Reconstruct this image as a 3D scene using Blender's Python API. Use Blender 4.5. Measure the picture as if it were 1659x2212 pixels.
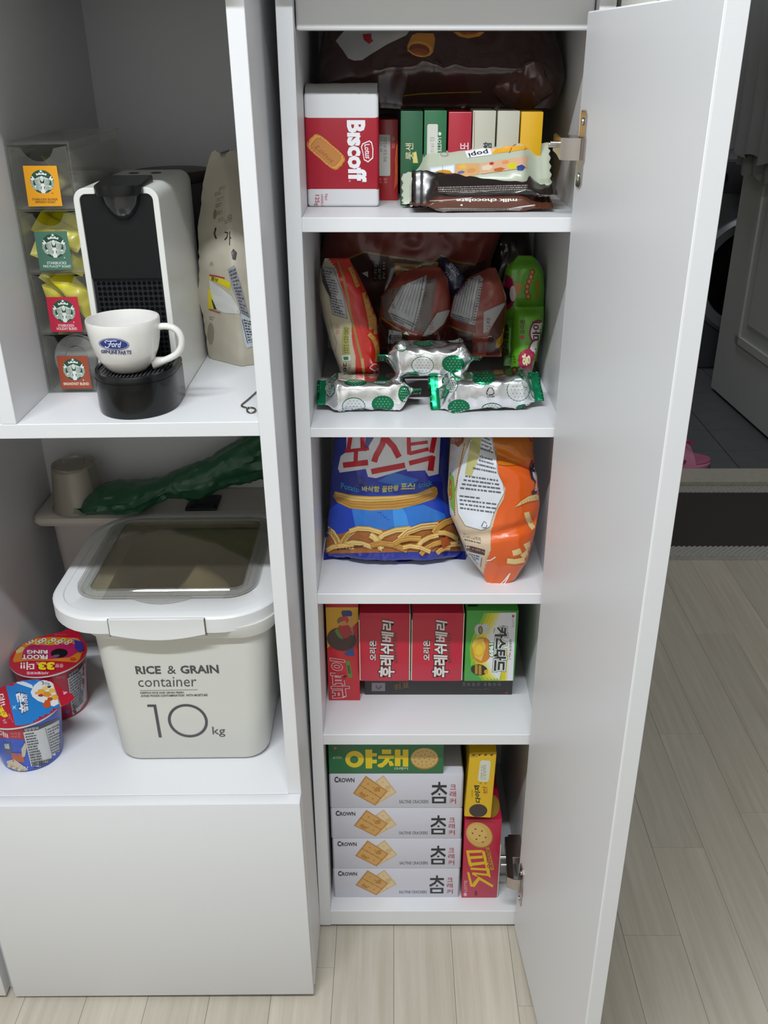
import bpy, bmesh, math, random
from mathutils import Vector, Matrix, noise
from mathutils.bvhtree import BVHTree
from mathutils.geometry import tessellate_polygon

random.seed(7)
scene = bpy.context.scene
for o in list(bpy.data.objects):
    bpy.data.objects.remove(o)
COL = scene.collection

# ------------------------------------------------------------------ camera
FPX, CXP, CYP = 2021.0, 850.0, 1106.0            # focal length and principal point in photo pixels (1659 x 2212)
PITCH = math.atan(0.4878)
CAM = Vector((0.0, -1.03, 1.225))
cd = bpy.data.cameras.new('camera')
cam = bpy.data.objects.new('camera', cd)
COL.objects.link(cam)
cam.location = CAM
cam.rotation_euler = (math.pi / 2 - PITCH, 0, 0)
cd.sensor_fit = 'VERTICAL'
cd.sensor_height = 24.0
cd.sensor_width = 18.0
cd.lens = 24.0 * FPX / 2212.0
cd.shift_x = -(CXP - 829.5) / 2212.0
cd.clip_start = 0.02
scene.camera = cam

# ------------------------------------------------------------------ world, lamps, exposure
w = bpy.data.worlds.new('world')
scene.world = w
w.use_nodes = True
w.node_tree.nodes['Background'].inputs[0].default_value = (0.72, 0.78, 0.86, 1)
w.node_tree.nodes['Background'].inputs[1].default_value = 0.05

def area_lamp(name, loc, sx, sy, power, color, rot=(0, 0, 0)):
    d = bpy.data.lights.new(name, 'AREA')
    d.shape = 'RECTANGLE'
    d.size, d.size_y = sx, sy
    d.energy = power
    d.color = color
    o = bpy.data.objects.new(name, d)
    COL.objects.link(o)
    o.location = loc
    o.rotation_euler = rot
    return o

area_lamp('ceiling_lamp', (-0.33, -1.16, 2.43), 1.30, 0.07, 51.0, (0.90, 0.955, 1.0))
area_lamp('utility_fill_lamp', (1.0, 2.6, 2.38), 0.5, 0.5, 9.0, (0.9, 0.95, 1.0))  # added fill to brighten the dark utility room, not a real source there

vs = scene.view_settings
vs.view_transform = 'Standard'
vs.look = 'None'
vs.gamma = 1.0
vs.use_curve_mapping = False
vs.exposure = 0.0
try:
    scene.cycles.max_bounces = 8
    scene.cycles.transparent_max_bounces = 16
    scene.cycles.caustics_reflective = False
    scene.cycles.caustics_refractive = False
    scene.cycles.use_denoising = True
    scene.cycles.sample_clamp_indirect = 6.0
except Exception:
    pass

# ------------------------------------------------------------------ frames and pixel helpers
LEAN = math.radians(0.7)                          # the open cabinet on the left leans a little towards the left
PIVOT = Vector((-0.1143, 0, 0))
TILT = Matrix.Translation(PIVOT) @ Matrix.Rotation(-LEAN, 4, 'Y') @ Matrix.Translation(-PIVOT)
TILT_INV = TILT.inverted()
AX_F = Vector((0, math.cos(PITCH), -math.sin(PITCH)))
AX_D = Vector((0, -math.sin(PITCH), -math.cos(PITCH)))

def ray(px, py, left=False):
    """measured photo point -> origin and direction of its sight line, in the room frame or in the leaning cabinet's frame"""
    d = Vector(((px - CXP) / FPX, 0, 0)) + AX_D * ((py - CYP) / FPX) + AX_F
    if left:
        return TILT_INV @ CAM, (TILT_INV.to_3x3() @ d)
    return CAM.copy(), d

def at(px, py, Y=None, Z=None, X=None, left=False):
    o, d = ray(px, py, left)
    if Y is not None: t = (Y - o.y) / d.y
    elif Z is not None: t = (Z - o.z) / d.z
    else: t = (X - o.x) / d.x
    return o + d * t

# ------------------------------------------------------------------ materials
def lin(c):
    def f(x):
        x /= 255.0
        return x / 12.92 if x <= 0.04045 else ((x + 0.055) / 1.055) ** 2.4
    if isinstance(c, str):
        c = tuple(int(c[i:i + 2], 16) for i in (0, 2, 4))
    return (f(c[0]), f(c[1]), f(c[2]), 1)

MATS = {}
def mat(name, color, rough=0.5, metal=0.0, spec=0.5, coat=0.0, var=0.0, vscale=40.0, bump=0.0, bscale=200.0, stretch=(1, 1, 1), trans=0.0, sss=0.0):
    if name in MATS: return MATS[name]
    m = bpy.data.materials.new(name)
    m.use_nodes = True
    nt = m.node_tree
    b = nt.nodes['Principled BSDF']
    b.inputs['Base Color'].default_value = lin(color)
    b.inputs['Roughness'].default_value = rough
    b.inputs['Metallic'].default_value = metal
    b.inputs['Specular IOR Level'].default_value = spec
    b.inputs['Coat Weight'].default_value = coat
    if trans: b.inputs['Transmission Weight'].default_value = trans
    if sss:
        b.inputs['Subsurface Weight'].default_value = sss
        b.inputs['Subsurface Radius'].default_value = (0.01, 0.01, 0.01)
    if var or bump:
        tc = nt.nodes.new('ShaderNodeTexCoord')
        mp = nt.nodes.new('ShaderNodeMapping')
        mp.inputs['Scale'].default_value = stretch
        nt.links.new(tc.outputs['Object'], mp.inputs['Vector'])
    if var:
        n = nt.nodes.new('ShaderNodeTexNoise')
        n.inputs['Scale'].default_value = vscale
        n.inputs['Detail'].default_value = 5
        nt.links.new(mp.outputs[0], n.inputs['Vector'])
        r = nt.nodes.new('ShaderNodeValToRGB')
        c = lin(color)
        r.color_ramp.elements[0].position = 0.3
        r.color_ramp.elements[1].position = 0.7
        r.color_ramp.elements[0].color = (c[0] * (1 - var), c[1] * (1 - var), c[2] * (1 - var), 1)
        r.color_ramp.elements[1].color = (min(1, c[0] * (1 + var)), min(1, c[1] * (1 + var)), min(1, c[2] * (1 + var)), 1)
        nt.links.new(n.outputs['Fac'], r.inputs[0])
        nt.links.new(r.outputs[0], b.inputs['Base Color'])
    if bump:
        n2 = nt.nodes.new('ShaderNodeTexNoise')
        n2.inputs['Scale'].default_value = bscale
        n2.inputs['Detail'].default_value = 3
        nt.links.new(mp.outputs[0], n2.inputs['Vector'])
        bp = nt.nodes.new('ShaderNodeBump')
        bp.inputs['Strength'].default_value = bump
        bp.inputs['Distance'].default_value = 0.001
        nt.links.new(n2.outputs['Fac'], bp.inputs['Height'])
        nt.links.new(bp.outputs[0], b.inputs['Normal'])
    MATS[name] = m
    return m

def ink(color, finish='paper'):
    rough, metal, coat = {'paper': (0.5, 0, 0), 'card': (0.32, 0, 0.25), 'film': (0.24, 0, 0.35), 'foil': (0.28, 0.75, 0)}[finish]
    return mat('print_%s_%s' % (finish, color), color, rough, metal, 0.5, coat)

def thin_plastic(name, color, through=0.3, rough=0.45):
    """slightly translucent moulded plastic"""
    m = mat(name, color, rough)
    nt = m.node_tree
    tl = nt.nodes.new('ShaderNodeBsdfTranslucent')
    tl.inputs[0].default_value = lin(color)
    mx = nt.nodes.new('ShaderNodeMixShader')
    mx.inputs[0].default_value = through
    out = [n for n in nt.nodes if n.type == 'OUTPUT_MATERIAL'][0]
    nt.links.new(nt.nodes['Principled BSDF'].outputs[0], mx.inputs[1])
    nt.links.new(tl.outputs[0], mx.inputs[2])
    nt.links.new(mx.outputs[0], out.inputs[0])
    return m

def clear_mat(name, tint, gloss=0.12, alpha=0.9, rough=0.03, haze=0.5, fres=0.5):
    """thin clear plastic: mostly lets light straight through, reflects by fresnel"""
    if name in MATS: return MATS[name]
    m = bpy.data.materials.new(name)
    m.use_nodes = True
    nt = m.node_tree
    nt.nodes.clear()
    out = nt.nodes.new('ShaderNodeOutputMaterial')
    tr = nt.nodes.new('ShaderNodeBsdfTransparent')
    tr.inputs[0].default_value = lin(tint)
    g0 = nt.nodes.new('ShaderNodeBsdfGlossy')
    g0.inputs['Color'].default_value = (0.9, 0.9, 0.9, 1)
    g0.inputs['Roughness'].default_value = rough
    df = nt.nodes.new('ShaderNodeBsdfDiffuse')
    df.inputs['Color'].default_value = lin(tint)
    gl = nt.nodes.new('ShaderNodeMixShader')
    gl.inputs[0].default_value = haze
    nt.links.new(g0.outputs[0], gl.inputs[1])
    nt.links.new(df.outputs[0], gl.inputs[2])
    lw = nt.nodes.new('ShaderNodeFresnel')
    lw.inputs['IOR'].default_value = 1.45
    ma = nt.nodes.new('ShaderNodeMath')
    ma.operation = 'MULTIPLY_ADD'
    ma.inputs[1].default_value = fres
    ma.inputs[2].default_value = 1 - alpha
    ma.use_clamp = True
    mx = nt.nodes.new('ShaderNodeMixShader')
    nt.links.new(lw.outputs[0], ma.inputs[0])
    nt.links.new(ma.outputs[0], mx.inputs[0])
    nt.links.new(tr.outputs[0], mx.inputs[1])
    nt.links.new(gl.outputs[0], mx.inputs[2])
    nt.links.new(mx.outputs[0], out.inputs[0])
    MATS[name] = m
    return m

# ------------------------------------------------------------------ mesh builder
class MB:
    def __init__(s): s.v, s.f, s.m = [], [], []
    def add(s, vs, fs, mi=0):
        k = len(s.v)
        s.v += [Vector(p) for p in vs]
        s.f += [[i + k for i in f] for f in fs]
        s.m += [mi] * len(fs)
        return s
    def box(s, x0, x1, y0, y1, z0, z1, r=0.0, seg=1, mi=0):
        bm = bmesh.new()
        bmesh.ops.create_cube(bm, size=1)
        for v in bm.verts:
            v.co = Vector(((x0 + x1) / 2 + v.co.x * (x1 - x0), (y0 + y1) / 2 + v.co.y * (y1 - y0), (z0 + z1) / 2 + v.co.z * (z1 - z0)))
        if r > 0:
            bmesh.ops.bevel(bm, geom=list(bm.edges), offset=r, segments=seg, profile=0.5, affect='EDGES')
        s.bm(bm, mi)
        return s
    def bm(s, bm, mi=0):
        bm.verts.index_update()
        s.add([v.co.copy() for v in bm.verts], [[v.index for v in f.verts] for f in bm.faces], mi)
        bm.free()
        return s
    def grid(s, fn, nu, nv, cu=False, cv=False, mi=0, flip=False):
        au, av = (nu if cu else nu + 1), (nv if cv else nv + 1)
        vs = [fn(i / nu, j / nv) for j in range(av) for i in range(au)]
        fs = []
        for j in range(nv):
            for i in range(nu):
                a, b = i % au, (i + 1) % au
                c, d = j % av, (j + 1) % av
                q = [c * au + a, c * au + b, d * au + b, d * au + a]
                fs.append(q[::-1] if flip else q)
        return s.add(vs, fs, mi)
    def lathe(s, prof, c, n=40, mi=0, axis='Z'):
        """prof: (radius, height) list, outside going up"""
        def fn(u, v):
            r, h = prof[int(round(v * (len(prof) - 1)))]
            a = u * 2 * math.pi
            if axis == 'Z': return Vector(c) + Vector((r * math.cos(a), r * math.sin(a), h))
            if axis == 'Y': return Vector(c) + Vector((r * math.cos(a), h, r * math.sin(a)))
            return Vector(c) + Vector((h, r * math.cos(a), r * math.sin(a)))
        return s.grid(fn, n, len(prof) - 1, cu=True, mi=mi)
    def tube(s, pts, rad, n=10, mi=0, cap=True):
        pts = [Vector(p) for p in pts]
        rads = rad if isinstance(rad, (list, tuple)) else [rad] * len(pts)
        t0 = (pts[1] - pts[0]).normalized()
        ref = Vector((0, 0, 1)) if abs(t0.z) < 0.9 else Vector((1, 0, 0))
        nrm = t0.cross(ref).normalized()
        rings = []
        for i, p in enumerate(pts):
            t = (pts[min(i + 1, len(pts) - 1)] - pts[max(i - 1, 0)]).normalized()
            nrm = (nrm - t * nrm.dot(t)).normalized()
            b = t.cross(nrm)
            r = rads[i]
            ra, rb = r if isinstance(r, tuple) else (r, r)
            rings.append([p + nrm * (ra * math.cos(2 * math.pi * k / n)) + b * (rb * math.sin(2 * math.pi * k / n)) for k in range(n)])
        vs = [q for r in rings for q in r]
        fs = [[j * n + k, j * n + (k + 1) % n, (j + 1) * n + (k + 1) % n, (j + 1) * n + k] for j in range(len(pts) - 1) for k in range(n)]
        if cap:
            fs += [list(range(n))[::-1], [(len(pts) - 1) * n + k for k in range(n)]]
        return s.add(vs, fs, mi)
    def prism(s, poly, fn, d0, d1, mi=0):
        """poly: 2D outline; fn(a, b, d) -> point; extruded from d0 to d1"""
        n = len(poly)
        vs = [fn(a, b, d0) for a, b in poly] + [fn(a, b, d1) for a, b in poly]
        fs = [[i, (i + 1) % n, n + (i + 1) % n, n + i] for i in range(n)]
        tri = tessellate_polygon([[Vector((a, b, 0)) for a, b in poly]])
        fs += [list(t) for t in tri] + [[n + i for i in t[::-1]] for t in tri]
        return s.add(vs, fs, mi)
    def loft(s, rings, mi=0, cap0=True, cap1=True):
        n = len(rings[0])
        vs = [q for r in rings for q in r]
        fs = [[j * n + k, j * n + (k + 1) % n, (j + 1) * n + (k + 1) % n, (j + 1) * n + k] for j in range(len(rings) - 1) for k in range(n)]
        if cap0: fs.append(list(range(n))[::-1])
        if cap1: fs.append([(len(rings) - 1) * n + k for k in range(n)])
        return s.add(vs, fs, mi)

def rrect(x0, x1, y0, y1, r, n=6):
    out = []
    for cx, cy, a0 in ((x1 - r, y1 - r, 0), (x0 + r, y1 - r, 90), (x0 + r, y0 + r, 180), (x1 - r, y0 + r, 270)):
        for k in range(n + 1):
            a = math.radians(a0 + 90 * k / n)
            out.append((cx + r * math.cos(a), cy + r * math.sin(a)))
    return out

ORG = {}
LEFT = []
def thing(name, label, cat, loc, group=None, left=False):
    o = bpy.data.objects.new(name, None)
    COL.objects.link(o)
    o.location = loc
    o.empty_display_size = 0.02
    o['label'] = label
    o['category'] = cat
    if group: o['group'] = group
    ORG[o.name] = Vector(loc)
    if left: LEFT.append(o)
    return o

def root_of(o):
    while o.parent: o = o.parent
    return o

def obj(name, mb, mats, parent=None, smooth=None, loc=None, kind=None):
    """link one mesh object; vertices are given in the frame of the room (or of the leaning cabinet)"""
    me = bpy.data.meshes.new(name)
    org = ORG[root_of(parent).name] if parent is not None else Vector(loc if loc is not None else (0, 0, 0))
    me.from_pydata([v - org for v in mb.v], [], mb.f)
    if not isinstance(mats, (list, tuple)): mats = [mats]
    for m in mats: me.materials.append(m)
    me.polygons.foreach_set('material_index', mb.m)
    bm = bmesh.new()
    bm.from_mesh(me)
    bmesh.ops.recalc_face_normals(bm, faces=bm.faces)
    bm.to_mesh(me)
    bm.free()
    if smooth is not None:
        me.shade_smooth()
        me.set_sharp_from_angle(angle=math.radians(smooth))
    me.update()
    o = bpy.data.objects.new(name, me)
    COL.objects.link(o)
    if parent is not None: o.parent = parent
    else:
        o.location = org
        ORG[o.name] = org
    if kind: o['kind'] = kind
    return o

def tag(o, label, cat, group=None, left=False):
    o['label'] = label
    o['category'] = cat
    if group: o['group'] = group
    if left: LEFT.append(o)
    return o

# ------------------------------------------------------------------ print (lettering and pictures as thin ink shapes laid on a surface)
GLYPH = {}
def glyphs(s, bold, shear=0.0, res=2):
    k = (s, bold, shear)
    if k in GLYPH: return GLYPH[k]
    c = bpy.data.curves.new('t', 'FONT')
    c.body = s
    c.offset = bold
    c.resolution_u = res
    c.shear = shear
    c.align_x = 'LEFT'
    o = bpy.data.objects.new('t', c)
    COL.objects.link(o)
    dg = bpy.context.evaluated_depsgraph_get()
    me = bpy.data.meshes.new_from_object(o.evaluated_get(dg))
    vs = [(v.co.x, v.co.y) for v in me.vertices]
    fs = [list(p.vertices) for p in me.polygons]
    bpy.data.objects.remove(o)
    bpy.data.curves.remove(c)
    bpy.data.meshes.remove(me)
    if not vs: vs, fs = [(0, 0), (1, 0), (0, 1)], []
    GLYPH[k] = (vs, fs)
    return GLYPH[k]

def mixp(a, b, t): return (a[0] + (b[0] - a[0]) * t, a[1] + (b[1] - a[1]) * t)

class Art:
    """flat artwork drawn in photo-pixel coordinates, laid on a part's surface by stamp()"""
    def __init__(s, finish='card'): s.items, s.fin = [], finish
    def poly(s, pts, c, fin=None):
        tri = tessellate_polygon([[Vector((p[0], p[1], 0)) for p in pts]])
        s.items.append(([tuple(p) for p in pts], [list(t) for t in tri], ink(c, fin or s.fin)))
    def rect(s, x0, y0, x1, y1, c, fin=None): s.poly([(x0, y0), (x1, y0), (x1, y1), (x0, y1)], c, fin)
    def ell(s, cx, cy, rx, ry, c, rot=0, n=28, wav=0, wn=12, fin=None, a0=0, a1=360):
        r = math.radians(rot)
        pts = []
        full = a1 - a0 >= 360
        for k in range(n if full else n + 1):
            a = math.radians(a0 + (a1 - a0) * k / n)
            q = 1 + wav * math.cos(wn * a)
            x, y = rx * q * math.cos(a), ry * q * math.sin(a)
            pts.append((cx + x * math.cos(r) - y * math.sin(r), cy + x * math.sin(r) + y * math.cos(r)))
        s.poly(pts, c, fin)
    def line(s, pts, w, c, fin=None):
        vs, fs = [], []
        for i, p in enumerate(pts):
            a, b = pts[max(i - 1, 0)], pts[min(i + 1, len(pts) - 1)]
            dx, dy = b[0] - a[0], b[1] - a[1]
            l = math.hypot(dx, dy) or 1
            nx, ny = -dy / l * w / 2, dx / l * w / 2
            vs += [(p[0] + nx, p[1] + ny), (p[0] - nx, p[1] - ny)]
            if i: fs.append([2 * i - 2, 2 * i - 1, 2 * i + 1, 2 * i])
        s.items.append((vs, fs, ink(c, fin or s.fin)))
    def text(s, t, tl, tr, br, bl, c, bold=0.0, shear=0.0, out=None, outw=0.05, fin=None, out2=None, outw2=0.1):
        vs, fs = glyphs(t, bold, shear)
        x0, x1 = min(v[0] for v in vs), max(v[0] for v in vs)
        y0, y1 = min(v[1] for v in vs), max(v[1] for v in vs)
        def mp(V):
            o = []
            for x, y in V:
                u, v = (x - x0) / max(x1 - x0, 1e-6), (y - y0) / max(y1 - y0, 1e-6)
                o.append(mixp(mixp(bl, br, u), mixp(tl, tr, u), v))
            return o
        if out2:
            V, F = glyphs(t, bold + outw2, shear)
            s.items.append((mp(V), F, ink(out2, fin or s.fin)))
        if out:
            V, F = glyphs(t, bold + outw, shear)
            s.items.append((mp(V), F, ink(out, fin or s.fin)))
        s.items.append((mp(vs), fs, ink(c, fin or s.fin)))
    def h(s, t, x0, y0, x1, y1, c, **k): s.text(t, (x0, y0), (x1, y0), (x1, y1), (x0, y1), c, **k)
    def cw(s, t, x0, y0, x1, y1, c, **k): s.text(t, (x1, y0), (x1, y1), (x0, y1), (x0, y0), c, **k)      # reads downwards
    def ccw(s, t, x0, y0, x1, y1, c, **k): s.text(t, (x0, y1), (x0, y0), (x1, y0), (x1, y1), c, **k)     # reads upwards
    def up(s, t, x0, y0, x1, y1, c, **k): s.text(t, (x1, y1), (x0, y1), (x0, y0), (x1, y0), c, **k)      # upside down
    def micro(s, tl, tr, br, bl, rows, c, fill=0.55, dens=14, seed=1):
        """rows of fine print too small to read"""
        rnd = random.Random(seed)
        vs, fs = [], []
        for r in range(rows):
            v0, v1 = (r + 0.5 - fill / 2) / rows, (r + 0.5 + fill / 2) / rows
            u = 0.0
            end = 1.0 if rnd.random() < 0.6 else rnd.uniform(0.5, 0.95)
            while u < end:
                w = rnd.uniform(0.35, 1.3) / dens
                e = min(u + w, end)
                k = len(vs)
                vs += [mixp(mixp(tl, tr, u), mixp(bl, br, u), v0), mixp(mixp(tl, tr, e), mixp(bl, br, e), v0),
                       mixp(mixp(tl, tr, e), mixp(bl, br, e), v1), mixp(mixp(tl, tr, u), mixp(bl, br, u), v1)]
                fs.append([k, k + 1, k + 2, k + 3])
                u = e + rnd.uniform(0.12, 0.4) / dens
        s.items.append((vs, fs, ink(c, s.fin)))
    def move(s, fn):
        s.items = [([fn(p) for p in V], F, m) for V, F, m in s.items]
        return s

def stamp(name, art, targets, parent, left=False, cell=None, lift=0.0003, jump=0.02, label=None, face='front'):
    """lay the artwork on the target parts: every ink corner is put where its sight line meets the surface"""
    V, F = [], []
    for t in (targets if isinstance(targets, (list, tuple)) else [targets]):
        k = len(V)
        org = ORG[root_of(t).name]
        V += [v.co + org for v in t.data.vertices]
        for p in t.data.polygons:
            if not cell and face == 'front' and p.normal.y > -0.7: continue
            if not cell and face == 'top' and p.normal.z < 0.7: continue
            F.append([i + k for i in p.vertices])
    tree = BVHTree.FromPolygons(V, F)
    bm = bmesh.new()
    lay = bm.faces.layers.int.new('ord')
    mats, mi = [], {}
    boxes, level = [], []
    for vs, fs, m in art.items:                     # overlapping shapes are stacked, separate ones share a level
        bb = (min(v[0] for v in vs), min(v[1] for v in vs), max(v[0] for v in vs), max(v[1] for v in vs))
        lv = 0
        for q, l in zip(boxes, level):
            if l >= lv and bb[0] < q[2] and q[0] < bb[2] and bb[1] < q[3] and q[1] < bb[3]: lv = l + 1
        boxes.append(bb)
        level.append(lv)
    step = 0.0001 if cell else 0.00002
    if cell: lift += 0.0002
    for k, (vs, fs, m) in enumerate(art.items):
        if m.name not in mi:
            mi[m.name] = len(mats)
            mats.append(m)
        bv = [bm.verts.new((x, y, 0)) for x, y in vs]
        for f in fs:
            try:
                bf = bm.faces.new([bv[i] for i in f])
                bf[lay] = k
                bf.material_index = mi[m.name]
            except ValueError:
                pass
    if cell:
        xs = [v.co.x for v in bm.verts]
        ys = [v.co.y for v in bm.verts]
        for lo, hi, no in ((min(xs), max(xs), (1, 0, 0)), (min(ys), max(ys), (0, 1, 0))):
            p = math.ceil(lo / cell) * cell + 0.013
            while p < hi:
                co = (p, 0, 0) if no[0] else (0, p, 0)
                bmesh.ops.bisect_plane(bm, geom=list(bm.verts) + list(bm.edges) + list(bm.faces), dist=1e-5, plane_co=co, plane_no=no)
                p += cell
    bad = []
    depth = {}
    for v in bm.verts:
        if not v.link_faces:
            bad.append(v)
            continue
        k = v.link_faces[0][lay]
        o, d = ray(v.co.x, v.co.y, left)
        d = d.normalized()
        hit = tree.ray_cast(o, d)
        if hit[0] is None and not cell:
            q = boxes[k]
            for st in (0.01, 0.02, 0.04, 0.07, 0.11):
                o, d = ray(v.co.x + ((q[0] + q[2]) / 2 - v.co.x) * st, v.co.y + ((q[1] + q[3]) / 2 - v.co.y) * st, left)
                d = d.normalized()
                hit = tree.ray_cast(o, d)
                if hit[0] is not None: break
        if hit[0] is None:
            bad.append(v)
            continue
        depth[v] = hit[3]
        v.co = hit[0] - d * (lift + level[k] * step)
    bmesh.ops.delete(bm, geom=bad, context='VERTS')
    if cell:
        far = [f for f in bm.faces if max(depth[v] for v in f.verts) - min(depth[v] for v in f.verts) > jump]
        bmesh.ops.delete(bm, geom=far, context='FACES')
    mb = MB()
    bm.verts.index_update()
    mb.v = [v.co.copy() for v in bm.verts]
    mb.f = [[v.index for v in f.verts] for f in bm.faces]
    mb.m = [f.material_index for f in bm.faces]
    # face the ink towards the viewer's side of the surface
    bm.free()
    me = bpy.data.meshes.new(name)
    org = ORG[root_of(parent).name]
    me.from_pydata([v - org for v in mb.v], [], mb.f)
    for m in mats: me.materials.append(m)
    me.polygons.foreach_set('material_index', mb.m)
    me.update()
    if cell: me.shade_smooth()
    o = bpy.data.objects.new(name, me)
    COL.objects.link(o)
    o.parent = parent
    if label: o['label'] = label
    return o

def to_px(p):
    q = p - CAM
    z = q.dot(AX_F)
    return CXP + FPX * q.x / z, CYP + FPX * q.dot(AX_D) / z

# ------------------------------------------------------------------ soft packs
def seg_interp(pts, v):
    pts = sorted(pts)
    if v <= pts[0][0]: return pts[0][1]
    for (a, x), (b, y) in zip(pts, pts[1:]):
        if v <= b: return x + (y - x) * (v - a) / max(b - a, 1e-9)
    return pts[-1][1]

def smooth01(t):
    t = max(0.0, min(1.0, t))
    return t * t * (3 - 2 * t)

def pouch(name, parent, mats, O, U, V, lpx, rpx, thick, seed=1, top=0.03, bot=0.03, wr=1.0, left=False, nu=46, nv=60, back=0.8, crimp=0.0, pinch=0.02, matfn=None, fold=None, zmax=None):
    """a filled film bag: outline measured as left / right photo points, projected on the plane (O; U across, V up), then inflated"""
    O, U, V = Vector(O), Vector(U).normalized(), Vector(V).normalized()
    N = U.cross(V).normalized()                    # towards the viewer when U = +x, V = +z: (0,-1,0)
    if N.y > 0: N = -N
    def uv(p):
        o, d = ray(p[0], p[1], left)
        t = (O - o).dot(N) / d.dot(N)
        q = o + d * t - O
        return q.dot(U), q.dot(V)
    L = [(b, a) for a, b in map(uv, lpx)]
    R = [(b, a) for a, b in map(uv, rpx)]
    v0 = max(min(p[0] for p in L), min(p[0] for p in R))
    v1 = min(max(p[0] for p in L), max(p[0] for p in R))
    if zmax: v1 = min(v1, (zmax - O.z) / V.z)
    sd = Vector((seed * 3.17, seed * 1.71, seed * 7.3))
    def P(a, b, side):
        v = v0 + (v1 - v0) * b
        l, r = seg_interp(L, v), seg_interp(R, v)
        u = l + (r - l) * a
        dt, db = (v1 - v) , (v - v0)
        e = smooth01(dt / max(top, 1e-4)) * smooth01(db / max(bot, 1e-4))
        prof = max(0.0, 1 - abs(2 * a - 1) ** 2.4) ** 0.62
        ed = smooth01(min(a, 1 - a) * (r - l) / 0.006)
        h = thick * prof * e
        q = Vector((u, v, side * 0.3)) + sd
        big = noise.noise(q * 22)
        rid = 1 - 2 * abs(noise.noise(q * 34 + Vector((5, 5, 5))))
        fine = 1 - 2 * abs(noise.noise(Vector((q.x * 95, q.y * 45, q.z))))
        near = 1 - smooth01(min(dt, db) / 0.06)
        w = thick * (0.16 * big + 0.15 * rid * (0.5 + near) + 0.06 * fine * (0.4 + 1.6 * near)) * wr * ed * (0.25 + 0.75 * e)
        if fold: w += fold(u, v) * ed
        cr = 0.0007 * math.sin(b * (v1 - v0) / 0.0022 * math.pi) * (1 if (dt < crimp or db < crimp) else 0) if crimp else 0
        if side > 0: h = h + w + 0.0006 + cr
        else: h = -(h * back) - w * 0.5 - 0.0006 + cr
        return O + U * u + V * v + N * h
    mb = MB()
    front = lambda a, b: P(a, b, 1)
    rear = lambda a, b: P(a, b, -1)
    mb.grid(front, nu, nv)
    k = len(mb.v)
    mb.grid(rear, nu, nv, flip=True)
    # stitch rims
    n1 = nu + 1
    for j in range(nv):
        for i in (0, nu):
            a, b = j * n1 + i, (j + 1) * n1 + i
            mb.f.append([a, b, b + k, a + k] if i == 0 else [b, a, a + k, b + k])
            mb.m.append(0)
    for i in range(nu):
        for j in (0, nv):
            a, b = j * n1 + i, j * n1 + i + 1
            mb.f.append([b, a, a + k, b + k] if j == 0 else [a, b, b + k, a + k])
            mb.m.append(0)
    if matfn:
        for i, f in enumerate(mb.f):
            c = sum((mb.v[q] for q in f), Vector()) / len(f)
            mb.m[i] = matfn(c)
    return obj(name, mb, mats, parent, smooth=70)

def flow_pack(name, parent, mats, C0, A, B, length, wd, ht, fin=0.016, finang=(0.0, 0.0), finw=1.1, seed=1, wr=1.0, na=70, nt=36, sq=0.55, taper=0.16, serr=0.0012, bulge=None):
    """horizontal pillow wrap with two crimped fins. C0 centre, A axis, B depth direction"""
    C0, A, B = Vector(C0), Vector(A).normalized(), Vector(B).normalized()
    N = A.cross(B).normalized()
    if N.z < 0: N = -N
    sd = Vector((seed * 2.3, seed * 5.1, seed))
    tot = length + 2 * fin
    def fn(u, v):
        th = 2 * math.pi * u
        x = (v - 0.5) * tot
        d = length / 2 - abs(x)
        side = 0 if x < 0 else 1
        t = smooth01(d / (length * taper)) if d > 0 else 0.0
        c, s = math.cos(th), math.sin(th)
        e = lambda q: math.copysign(abs(q) ** sq, q)
        k = bulge(v) if bulge else 1.0
        pb, pn = wd / 2 * e(c) * (0.75 + 0.25 * t), ht / 2 * e(s) * k
        fa = finang[side]
        w2 = wd * finw / 2
        qb, qn = w2 * c * math.cos(fa) - 0.0006 * s * math.sin(fa), w2 * c * math.sin(fa) + 0.0006 * s
        b, n = qb + (pb - qb) * t, qn + (pn - qn) * t
        p = Vector((x, b * 1.0, n))
        q = p * 60 + sd
        f1 = 1 - 2 * abs(noise.noise(Vector((x * 60, c * 1.6, s * 1.6)) + sd))
        f2 = 1 - 2 * abs(noise.noise(Vector((x * 40, c * 5, s * 5)) + sd * 2))
        near = 1 - smooth01(d / (length * 0.32)) if d > 0 else 0.25
        am = ht * wr * (0.05 * f1 * (0.35 + near) + 0.05 * f2 * near) * min(1.0, 0.3 + t)
        n += am * s * 1.2
        b += am * c * 0.8
        if d < 0:
            n += 0.0005 * math.sin(x / 0.0016 * math.pi)
            if v in (0.0, 1.0):
                x += (serr if int(u * nt + 0.5) % 2 else -serr) * (1 if x > 0 else -1)
        return C0 + A * x + B * b + N * n
    mb = MB()
    mb.grid(fn, nt, na, cu=True)
    k = nt + 0
    mb.f.append(list(range(nt))[::-1])
    mb.m.append(0)
    mb.f.append([na * nt + i for i in range(nt)])
    mb.m.append(0)
    return obj(name, mb, mats, parent, smooth=55)

def carton(root, x0, x1, y0, y1, z0, z1, m, r=0.0008, name='carton_body', lid=None):
    b = obj(name, MB().box(x0, x1, y0, y1, z0, z1, r, 2), m, root, smooth=40)
    return b
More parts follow.
